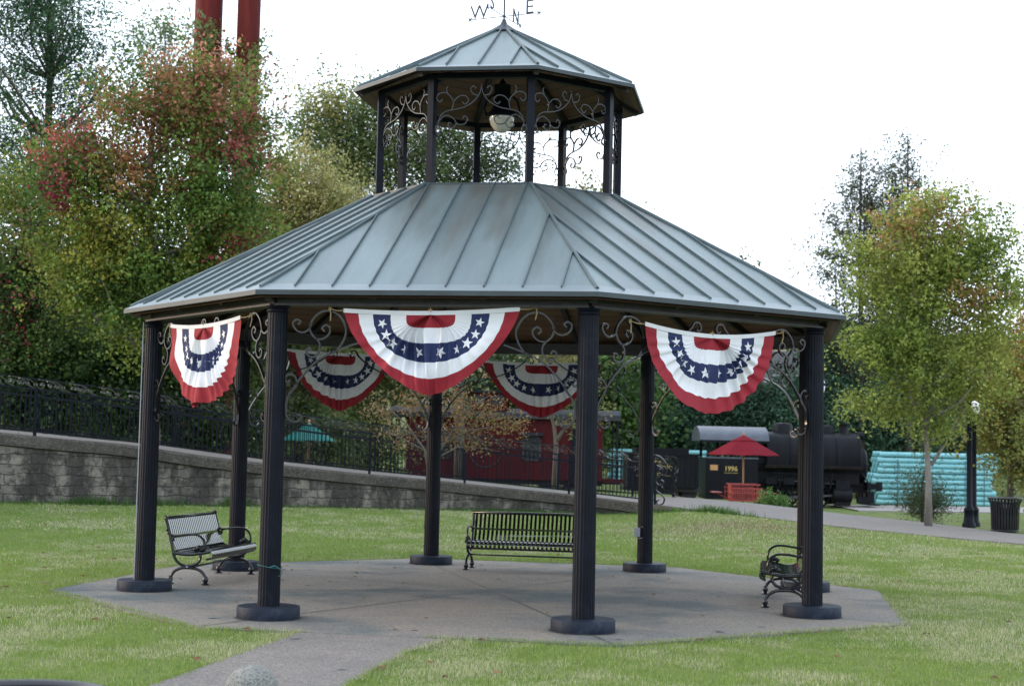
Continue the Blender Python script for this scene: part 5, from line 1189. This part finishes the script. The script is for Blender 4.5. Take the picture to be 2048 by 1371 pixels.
# driving wheels with spokes and side rods
rw = 0.56
for px in (1540, 1590, 1640):
    for yy in (-0.78, 0.78):
        m = MB(); c = (L(px), yc + yy, zr + rw); m.tube([(c[0] + rw * 0.93 * math.cos(t), c[1], c[2] + rw * 0.93 * math.sin(t)) for t in np.linspace(0, 2 * PI, 28, endpoint=False)], 0.055, 6, closed=True)
        m.lathe([(0.12, -0.07), (0.12, 0.07)], 12, c, axis='y')
        for s in range(12): a = s * PI / 6; m.bar((c[0] + 0.1 * math.cos(a), c[1], c[2] + 0.1 * math.sin(a)), (c[0] + rw * 0.9 * math.cos(a), c[1], c[2] + rw * 0.9 * math.sin(a)), 0.05, 0.05, up=(0, 1, 0))
        m.build('driving_wheel', BLACKM, lo, origin=og)
m = MB(); zz_ = zr + 0.45; m.bar((L(1535), yc - 0.92, zz_), (L(1645), yc - 0.92, zz_), 0.05, 0.10, mi=0); m.bar((L(1590), yc - 1.0, zz_ + 0.05), (L(1690), yc - 1.0, zr + 0.62), 0.05, 0.09); m.bar((L(1560), yc - 0.95, zr + 1.25), (L(1690), yc - 0.95, zr + 1.1), 0.04, 0.06)
m.build('side_rods', mat('rod_steel', (0.07, 0.07, 0.075), None, 1, 0.4, 0.3), lo, origin=og)
for s in (-1, 1):
    m = MB(); cx_ = L(1687); m.lathe([(0.30, -0.42), (0.33, -0.40), (0.33, 0.40), (0.30, 0.42)], 20, (cx_, yc + s * 1.02, zr + 0.62), axis='x'); m.box((cx_, yc + s * 1.02, zr + 1.08), (0.62, 0.5, 0.42))
    m.box((cx_ + 0.02, yc + s * 1.02, zr + 0.25), (0.7, 0.3, 0.2)); m.build('cylinder', BLACKM, lo, origin=og, smooth=40)
m = MB(); m.box((L(1625), yc, zr + 0.95), (L(1740) - L(1510), 1.1, 0.42)); m.box((L(1622), yc, zr + 1.52), (L(1725) - L(1520), 1.5, 0.85)); m.lathe([(0.85, 0), (0.85, L(1720) - L(1520))], 24, (L(1520), yc, za + 0.1), axis='x')
for px, h_ in ((1560, 0.5), (1604, 0.6), (1648, 0.5), (1662, 0.7), (1676, 0.5)): m.tube([(L(px), yf + 0.1, zr + 0.9), (L(px) + 0.1, yf + 0.1, zr + 0.9 + h_)], 0.04, 6)
for px in (1545, 1580, 1625): m.box((L(px), yf + 0.25, zr + 1.2), (0.5, 0.12, 0.3))
m.tube([(L(1545), yf + 0.05, zr + 1.55), (L(1640), yf + 0.05, zr + 1.50), (L(1660), yf + 0.05, zr + 1.2)], 0.03, 6)
m.build('frame', BLACKM, lo, origin=og)
m = MB(); xp = L(1738); m.box((xp + 0.05, yc, zr + 1.05), (0.16, 2.5, 0.34)); m.box((xp + 0.45, yc, zr + 1.02), (0.7, 0.3, 0.26)); m.box((xp + 0.78, yc, zr + 1.02), (0.22, 0.36, 0.42))
m.bar((L(1722), yc - 0.8, za), (xp + 0.05, yc - 1.0, zr + 1.2), 0.05, 0.05); m.bar((L(1722), yc + 0.8, za), (xp + 0.05, yc + 1.0, zr + 1.2), 0.05, 0.05)
m.box((xp + 0.3, yc, zr + 0.22), (0.5, 2.4, 0.06)); 
for yy in (-1.0, -0.4, 0.4, 1.0): m.box((xp + 0.1, yc + yy, zr + 0.55), (0.08, 0.08, 0.7))
m.box((xp + 0.15, yc - 0.9, zr + 0.55), (0.3, 0.4, 0.5)); m.box((xp - 0.2, yc - 1.0, zr + 0.42), (0.5, 0.3, 0.3)); m.build('pilot_beam', BLACKM, lo, origin=og)
o = bpy.data.objects.new('number_lettering', text_mesh('1996', 0.30, 0.01, 'number_lettering', GOLD, bold=0.008)); COL.objects.link(o); o.parent = lo
o.location = (L(1462) - og[0], yf - 0.07 - og[1], Z(941, 1462) - og[2]); o.rotation_euler = (PI / 2, 0, 0)
m = MB(); m.box((L(1462), yf - 0.057, Z(945, 1462)), (0.62, 0.006, 0.018)); m.build('gold_line', GOLD, lo, origin=og)
m = MB(); m.box((L(1428), yf - 0.065, Z(934, 1428)), (0.34, 0.02, 0.24)); m.build('gold_plate', mat('gold_plate', (0.50, 0.26, 0.10), (0.6, 0.34, 0.14), 20, 0.4, 0.3), lo, origin=og)
# track
m = MB(); yt = yc
for yy in (-0.75, 0.75): m.box((8, yt + yy, zr - 0.05), (34, 0.08, 0.12))
for i in range(56): m.box((-9 + i * 0.62, yt, zr - 0.14), (0.22, 2.5, 0.1), mi=1)
tag(m.build('railway_track', [IRON, BARKD]), 'railway track under the locomotive', 'track')

# ------------------------------------------------------------------ pipes
def make_pipe(length, r=0.122):
    m = MB(); hb = 0.16
    m.lathe([(r * 0.80, 0.0), (r * 1.13, 0.0), (r * 1.16, 0.02), (r * 1.16, 0.20), (r * 1.0, 0.32), (r, length), (r * 0.8, length), (r * 0.8, length - 0.05)], 20, (0, 0, 0), axis='x')
    return m
pipe_me = make_pipe(5.75).build('water_pipe', PIPE, smooth=35)
first = [pipe_me]
def pipe(loc, flip, label, group):
    if first: o = first.pop()
    else: o = pipe_me.copy(); COL.objects.link(o)
    o.location = loc; o.rotation_euler = (0, 0, PI if flip else 0); return tag(o, label, 'pipe', group)
D = 75; zp = gzat(20, 55) + 0.14; y0 = float(at(1880, 950, D)[1]); pit = 0.244
rowx = []
for r_ in range(10):
    bundle = r_ // 3
    sh = [0.02, -0.20, 0.06, 0.06][bundle]
    for c_ in range(5):
        flip = (r_ + c_) % 2 == 1; x_l = X(1757, D) + sh
        xx = (x_l - 0.1) if not flip else x_l + 5.72
        loc = (xx, y0 + c_ * 0.30, zp + r_ * pit + bundle * 0.03)
        ordn = ['bottom', 'second', 'third', 'fourth', 'fifth', 'sixth', 'seventh', 'eighth', 'ninth', 'top'][r_]
        nm = ('turquoise plastic water pipe in the near face of the stack, %s row from the ground' % ordn) if c_ == 0 else 'turquoise plastic water pipe inside the stack behind the near face'
        o = pipe(loc, flip, nm, 'turquoise pipes in the right stack')
for px, lb_ in ((1795, 'leftmost dark strap on the right stack of turquoise pipes'), (1930, 'dark strap beside the lamp posts on the right stack of turquoise pipes'), (1968, 'rightmost dark strap on the right stack of turquoise pipes')):
    m = MB()
    for bz in (0, 3, 6): m.box((X(px, D), y0 - 0.15, zp + (bz + 1) * pit), (0.04, 0.012, pit * 2.9))
    tag(m.build('pipe_strap', BANDM), lb_, 'strap')
# second stack behind the tender
D = 84; y1_ = float(at(1300, 950, D)[1]); zg = gzat(X(1300, D), y1_) + 0.1
for r_ in range(8):
    for c_ in range(2):
        o = pipe((X(1216, D) + (0.15 if r_ % 2 else 0), y1_ + c_ * 0.3, zg + r_ * 0.26), False, 'turquoise plastic pipe in the stack behind the tender', 'turquoise pipes behind the tender'); o.scale = (0.92, 1.05, 1.05)

# ------------------------------------------------------------------ umbrellas, table
def umbrella(px, pytop, pyrim, halfw, D, cloth, label, wood, base_z=None, name='patio_umbrella'):
    c = at(px, pyrim, D); r = halfw * D / FPX; zt = at(px, pytop, D)[2]; zr_ = c[2]; g = gzat(c[0], c[1]) if base_z is None else base_z
    root = thing(name, label, 'umbrella', (c[0], c[1], g)); m = MB(); n = 8; h = zt - zr_
    def ring(rr, z, k): a = k * 2 * PI / n + 0.2; return (rr * math.cos(a), rr * math.sin(a), z)
    z0 = zr_ - g
    levels = [(r * 1.0, z0), (r * 0.98, z0 + 0.03), (r * 0.62, z0 + h * 0.40), (r * 0.28, z0 + h * 0.74)]
    vs = []
    for rr, z in levels:
        for k in range(n):
            vs.append(ring(rr, z, k)); a = ring(rr, z, k); b = ring(rr, z, k + 1); vs.append(((a[0] + b[0]) / 2, (a[1] + b[1]) / 2, z - 0.02 * rr / r))
    nn = 2 * n; m.add(vs, [(i * nn + k, i * nn + (k + 1) % nn, (i + 1) * nn + (k + 1) % nn, (i + 1) * nn + k) for i in range(3) for k in range(nn)])
    m.build('canopy', cloth, root)
    m = MB(); vs = [ring(r * 0.34, z0 + h * 0.74 - 0.02, k) for k in range(n)] + [(0, 0, z0 + h)]
    m.add(vs, [(k, (k + 1) % n, n) for k in range(n)]); m.build('vent_top', cloth, root)
    m = MB(); m.tube([(0, 0, 0.0), (0, 0, z0 + h + 0.02)], 0.03, 8); m.lathe([(0.0, 0), (0.045, 0.02), (0.04, 0.07), (0.0, 0.1)], 8, (0, 0, z0 + h), caps=False); m.build('pole', wood, root, smooth=True)
    m = MB()
    for k in range(n): m.tube([ring(r * 0.97, z0 + 0.0, k), (0, 0, z0 + h * 0.8)], 0.012, 4)
    m.build('ribs', wood, root)
    return root, c, g
ur, uc, ug = umbrella(1487, 869, 909, 75, 55, REDU, 'open dark red canvas umbrella over the picnic table beside the locomotive cab', WOODP)
umbrella(617, 845, 880, 53, 42.6, GREENU, 'open teal green umbrella beyond the fences at the left', WOODP)
tb_ = thing('picnic_table', 'red slatted metal table with benches under the red umbrella', 'table', (uc[0], uc[1], ug))
m = MB()
for i in range(9): m.box((-0.48 + i * 0.12, 0, 0.74), (0.09, 1.0, 0.03))
m.box((0, -0.5, 0.74), (1.05, 0.04, 0.06)); m.box((0, 0.5, 0.74), (1.05, 0.04, 0.06)); m.build('tabletop', REDT, tb_)
for s in (-1, 1):
    m = MB(); m.box((s * 0.45, 0, 0.36), (0.05, 0.8, 0.72)); m.build('leg', REDT, tb_)
for sx, sy in ((0, -0.85), (0, 0.85), (-0.95, 0), (0.95, 0)):
    m = MB()
    w_, d_ = (1.05, 0.3) if sx == 0 else (0.3, 1.0)
    m.box((sx, sy, 0.45), (w_, d_, 0.035))
    if sx == 0:
        for i in range(13): m.box((-0.5 + i * 0.083, sy * 1.17, 0.40), (0.035, 0.02, 0.42))
        m.box((0, sy * 1.19, 0.62), (1.07, 0.02, 0.05)); m.box((0, sy * 1.19, 0.20), (1.07, 0.02, 0.05))
    m.bar((sx * 0.5, sy * 0.5, 0.2), (sx, sy, 0.43), 0.04, 0.04); m.build('seat', REDT, tb_)

# ------------------------------------------------------------------ lamp posts, bin, distant bits
def lamp_post(px, pyb, ytop, D, label, globe=True, double=False, fl=None):
    b = at(px, pyb, D); g = gzat(b[0], b[1]); h = at(px, ytop, D)[2] - g
    root = thing('street_lamp', label, 'street lamp', (b[0], b[1], g), group='black lamp posts at the right')
    m = MB(); m.lathe([(0.19, 0.0), (0.19, 0.10), (0.15, 0.16), (0.13, 0.42), (0.145, 0.46), (0.145, 0.52), (0.10, 0.58), (0.078, 0.62), (0.062, h - 0.42), (0.09, h - 0.38), (0.09, h - 0.34), (0.06, h - 0.30)], 24, flute=0.05); m.build('post', IRON, root, smooth=40)
    m = MB(); m.lathe([(0.06, h - 0.30), (0.13, h - 0.26), (0.13, h - 0.22)], 20); m.build('collar', IRON, root, smooth=40)
    m = MB(); m.lathe([(0.10, h - 0.22), (0.15, h - 0.12), (0.165, h - 0.02), (0.15, h + 0.08), (0.08, h + 0.13), (0.03, h + 0.16), (0.0, h + 0.2)], 20, caps=False); m.build('globe', GLOBE, root, smooth=True)
lamp_post(1948, 1036, 812, 46, 'black lamp post with white globe, standing just right of and behind the taller one')
lamp_post(1938, 1044, 745, 43.5, 'taller black lamp post whose white globe is tangled in the maple leaves')
cn_ = at(2010, 1061, 39.5); g = gzat(cn_[0], cn_[1]); h = 0.88
cn_o = thing('litter_bin', 'black slatted metal litter bin flaring at the top, on the grass at the right edge', 'bin', (cn_[0], cn_[1], g))
m = MB()
for i in range(30):
    a = i * 2 * PI / 30; pr_ = [(0.335, 0.03), (0.345, 0.45), (0.36, 0.70), (0.42, h - 0.03)]
    m.tube([(r * math.cos(a), r * math.sin(a), z) for r, z in pr_], 1.0, flat=(0.05, 0.008), side=(-math.sin(a), math.cos(a), 0))
m.build('slats', IRONG, cn_o)
m = MB(); m.tube([(0.425 * math.cos(t), 0.425 * math.sin(t), h - 0.02) for t in np.linspace(0, 2 * PI, 36, endpoint=False)], 0.022, 6, closed=True); m.tube([(0.345 * math.cos(t), 0.345 * math.sin(t), 0.05) for t in np.linspace(0, 2 * PI, 36, endpoint=False)], 0.02, 6, closed=True); m.build('rim', IRONG, cn_o, smooth=True)
m = MB(); m.lathe([(0.30, 0.02), (0.32, 0.6), (0.36, h - 0.1)], 24); m.build('liner', PLASTB, cn_o, smooth=True)

# far house seen between the trees
D = 118; hc = at(1580, 760, D); hg = gzat(hc[0], hc[1]); hz = hc[2] - 1.2
ho = thing('house', 'small white sided house far off between the gazebo columns at the right', 'house', (hc[0], hc[1], hg))
m = MB(); m.box((0, 0, (hz - hg) / 2 + 0.9), (6.0, 5.0, hz - hg + 1.8)); 
for i in range(14): m.box((0, -2.52, hz - hg + 1.7 - i * 0.25), (6.0, 0.05, 0.20))
m.build('wall', HOUSEW, ho)
m = MB(); zt_ = hz - hg + 1.8; m.add([(-3.3, -2.9, zt_), (3.3, -2.9, zt_), (3.3, 2.9, zt_), (-3.3, 2.9, zt_), (-3.3, 0, zt_ + 1.6), (3.3, 0, zt_ + 1.6)], [(0, 1, 5, 4), (2, 3, 4, 5), (0, 4, 3), (1, 2, 5), (3, 2, 1, 0)]); m.build('roof', RAFT, ho)
for xx in (-1.6, 1.2):
    m = MB(); m.box((xx, -2.56, zt_ - 1.0), (0.8, 0.05, 1.1)); m.build('window', DARKG, ho)

# ------------------------------------------------------------------ grass
def noise2(x, y, s, seed):
    """cheap smooth value noise"""
    rg = np.random.default_rng(seed); T = rg.random((64, 64)); X_ = (x * s) % 64; Y_ = (y * s) % 64; i = X_.astype(int); j = Y_.astype(int); fx_ = X_ - i; fy_ = Y_ - j
    fx_ = fx_ * fx_ * (3 - 2 * fx_); fy_ = fy_ * fy_ * (3 - 2 * fy_); i1 = (i + 1) % 64; j1 = (j + 1) % 64
    return (T[i, j] * (1 - fx_) + T[i1, j] * fx_) * (1 - fy_) + (T[i, j1] * (1 - fx_) + T[i1, j1] * fx_) * fy_
def in_poly(x, y, P):
    ins = np.zeros(len(x), bool); n = len(P); j = n - 1
    for i in range(n):
        xi, yi = P[i]; xj, yj = P[j]
        c = ((yi > y) != (yj > y)) & (x < (xj - xi) * (y - yi) / (yj - yi + 1e-12) + xi); ins ^= c; j = i
    return ins
SL = np.array([octp(k, SLABR)[:2] for k in range(8)])
def grass_cols(x, y, rg):
    a = noise2(x + 40, y + 80, 0.35, 1) * 0.30 + noise2(x + 40, y + 80, 1.1, 2) * 0.38 + noise2(x + 40, y + 80, 3.1, 3) * 0.34
    # mowing drift: dry streaks lie along x
    a += 0.28 * (noise2(x * 0.35 + 40, y * 1.0 + 80, 0.9, 4) - 0.5)
    dry = np.clip((a - 0.47) / 0.25, 0, 1)
    mound = np.exp(-(((x - 5.6) / 3.0) ** 2 + ((y - 13.5) / 3.0) ** 2)); dry = np.clip(dry + mound * 0.8, 0, 1)
    g = np.array([0.145, 0.245, 0.042]); g2 = np.array([0.29, 0.37, 0.10]); dcol = np.array([0.50, 0.49, 0.31])
    mixv = rg.random(len(x))[:, None]; base = g * (1 - mixv) + g2 * mixv
    pick = (rg.random(len(x)) < dry * 0.58 + 0.04)[:, None]
    c = np.where(pick, dcol * rg.uniform(0.7, 1.15, (len(x), 1)), base)
    mb = (rg.random(len(x)) < np.exp(-(((x - 5.2) / 2.2) ** 2 + ((y - 13.3) / 1.6) ** 2)) * 0.6)[:, None]; c = np.where(mb, np.array([0.27, 0.20, 0.13]) * rg.uniform(0.6, 1.2, (len(x), 1)), c)
    return c * rg.uniform(0.75, 1.2, (len(x), 1))
def blades(x, y, h, wd, rg, zfun=ground_z, lean=0.5):
    n = len(x); z = zfun(x, y) - 0.005; a = rg.uniform(0, 2 * PI, n); l = rg.uniform(0, lean, n) * h; b = rg.uniform(0, 2 * PI, n)
    V = np.empty((n, 3, 3)); dx = np.cos(a) * wd / 2; dy = np.sin(a) * wd / 2
    V[:, 0] = np.stack([x - dx, y - dy, z], 1); V[:, 1] = np.stack([x + dx, y + dy, z], 1); V[:, 2] = np.stack([x + np.cos(b) * l, y + np.sin(b) * l, z + h], 1)
    return V.reshape(-1, 3)
def lawn():
    rg = np.random.default_rng(5); XX, YY, HH, WW = [], [], [], []
    for (y0, y1, dens, h, wd) in ((-11, -5, 2600, 0.034, 0.006), (-5, 2, 1500, 0.036, 0.008), (2, 9, 900, 0.038, 0.011), (9, 21, 420, 0.042, 0.016)):
        def hw(y): return (y + 21.5) * 0.34 + 0.8
        A = (hw(y0) + hw(y1)) * (y1 - y0); n = int(A * dens); y = rg.uniform(y0, y1, n * 2); x = rg.uniform(-hw(y1), hw(y1), n * 2) + 0.2
        k = (np.abs(x - 0.2) < hw(y)) & ~in_poly(x, y, SL * 1.002) & ~in_poly(x, y, WALK_POLY) & (y < yw(x) - 0.0)
        x, y = x[k], y[k]; XX.append(x); YY.append(y); HH.append(h * rg.uniform(0.5, 1.35, len(x)) * (0.55 + 0.6 * noise2(x + 50, y + 50, 1.7, 9) + 0.7 * noise2(x + 50, y + 50, 6.0, 10) ** 3)); WW.append(wd * rg.uniform(0.7, 1.3, len(x)))
    x = np.concatenate(XX); y = np.concatenate(YY); h = np.concatenate(HH); wd = np.concatenate(WW)
    V = blades(x, y, h, wd, rg); c = np.repeat(grass_cols(x, y, rg), 3, axis=0)
    me = quick_mesh('grass', V, None, 3, [GRASSM], c); o = bpy.data.objects.new('grass', me); COL.objects.link(o)
    tag(o, 'mown lawn grass with dry patches around the gazebo slab', 'grass', kind='stuff')
    # overhanging edge tufts along slab and walk
    ex_, ey_ = [], []
    segs = [(SL[i], SL[(i + 1) % 8]) for i in range(8)] + [(WALK_POLY[i], WALK_POLY[i + 1]) for i in range(len(WALK_POLY) - 1) if i != 5]
    for a, b in segs:
        n = int(np.linalg.norm(np.array(b) - np.array(a)) * 620); t = rg.random(n); p = np.array(a)[None] * (1 - t)[:, None] + np.array(b)[None] * t[:, None] + rg.normal(size=(n, 2)) * 0.03; ctr = p * (1 - 0.012 * noise2(p[:, 0] + 50, p[:, 1] + 50, 2.3, 12)[:, None]); p = ctr; ex_.append(p[:, 0]); ey_.append(p[:, 1])
    x = np.concatenate(ex_); y = np.concatenate(ey_); k = ~in_poly(x, y, SL * 0.984) & ~(in_poly(x, y, WALK_POLY + np.array([0.0, 0.0])) & (rg.random(len(x)) < 0.6)); 
    r0 = np.hypot(x, y); k &= ~((y < -4.7) & (x > c1[0] + 0.15) & (x < c2[0] - 0.15) & (y > -5.4)); x, y = x[k], y[k]
    V = blades(x, y, 0.055 * rg.uniform(0.5, 1.3, len(x)), 0.007 + 0 * x, rg, lean=0.9); c = np.repeat(grass_cols(x, y, rg) * 0.9, 3, axis=0)
    o = bpy.data.objects.new('grass_edge', quick_mesh('grass_edge', V, None, 3, [GRASSM], c)); COL.objects.link(o); tag(o, 'ragged longer grass along the slab and walk edges', 'grass', kind='stuff')
    # weeds along the wall foot and where the cap runs out
    wx, wy, wh = [], [], []
    for cx_, sp, n, h in [(float(ew[15][0]) + 0.75, 0.3, 700, 0.20), (float(ew[15][0]) - 0.6, 0.3, 250, 0.14), (float(ew[5][0]), 0.25, 500, 0.22), (float(ew[7][0]) - 0.1, 0.3, 300, 0.2), (float(ew[8][0]) + 0.2, 0.12, 400, 0.3), (float(ew[10][0]) - 2, 0.9, 500, 0.12), (float(ew[12][0]), 1.2, 900, 0.12), (float(ew[4][0]), 0.5, 200, 0.12), (-8, 3.0, 900, 0.08), (0, 3.5, 1200, 0.09)]:
        x = cx_ + rg.normal(size=n) * sp; wx.append(x); wy.append(yw(x) - np.abs(rg.normal(size=n)) * 0.14 - 0.03); wh.append(h * rg.uniform(0.3, 1.2, n))
    x = np.concatenate(wx); y = np.concatenate(wy); h = np.concatenate(wh)
    V = blades(x, y, h, 0.02 + 0 * x, rg, lean=0.8); cc = np.array([0.07, 0.15, 0.03]) * rg.uniform(0.6, 1.3, (len(x), 1)); 
    o = bpy.data.objects.new('weeds', quick_mesh('weeds', V, None, 3, [GRASSM], np.repeat(cc, 3, axis=0))); COL.objects.link(o); tag(o, 'tufts of green weeds along the foot of the stone wall', 'weeds', kind='stuff')
lawn()
# a few fallen leaves and leaf-shaped stains on the paving
rg = np.random.default_rng(8); n = 46; a = rg.uniform(0, 2 * PI, n); r = np.sqrt(rg.random(n)) * 5.3; px_, py_ = r * np.cos(a), r * np.sin(a)
m = MB()
for x, y in zip(px_, py_):
    t = rg.uniform(0, 6.28); s = rg.uniform(0.02, 0.045); pts = [(x + s * math.cos(t + q) * (1 if i % 2 else 0.6), y + s * math.sin(t + q) * (1 if i % 2 else 0.6), 0.008 + 0.006 * (i % 3)) for i, q in enumerate(np.linspace(0, 5.6, 7))]; m.add(pts, [tuple(range(7))])
for i in range(130):
    y = rg.uniform(-8.5, 14); x = rg.uniform(-1, 1) * (y + 21) * 0.34
    if in_poly(np.array([x]), np.array([y]), SL)[0] or in_poly(np.array([x]), np.array([y]), WALK_POLY)[0]: continue
    t = rg.uniform(0, 6.28); s = rg.uniform(0.03, 0.055); z = gzat(x, y) + 0.035; m.add([(x + s * math.cos(t + q) * (1 if j % 2 else 0.6), y + s * math.sin(t + q) * (1 if j % 2 else 0.6), z + 0.012 * (j % 3)) for j, q in enumerate(np.linspace(0, 5.6, 7))], [tuple(range(7))])
tag(m.build('fallen_leaves', mat('fallen_leaf', (0.20, 0.10, 0.04), (0.10, 0.06, 0.03), 9, 0.8)), 'scattered small brown leaves on the gazebo slab and lawn', 'leaves', kind='stuff')
n = 40; x = rg.uniform(-4.5, 3.5, n); y = rg.uniform(-8.2, 2, n); m = MB()
for i in range(n):
    if not (in_poly(x[i:i + 1], y[i:i + 1], SL * 0.95)[0] or in_poly(x[i:i + 1], y[i:i + 1], WALK_POLY)[0]): continue
    zz_ = 0.0035 if in_poly(x[i:i + 1], y[i:i + 1], SL)[0] else -0.001; s = rg.uniform(0.03, 0.07); rr_i = [s * rg.uniform(0.4, 1.1) for _ in range(9)]
    m.add([(x[i] + rr_i[q] * math.cos(q * 0.698), y[i] + rr_i[q] * math.sin(q * 0.698), zz_) for q in range(9)], [tuple(range(9))])
tag(m.build('gum_stains', mat('stain', (0.05, 0.06, 0.07), None, 1, 0.7)), kind='structure')
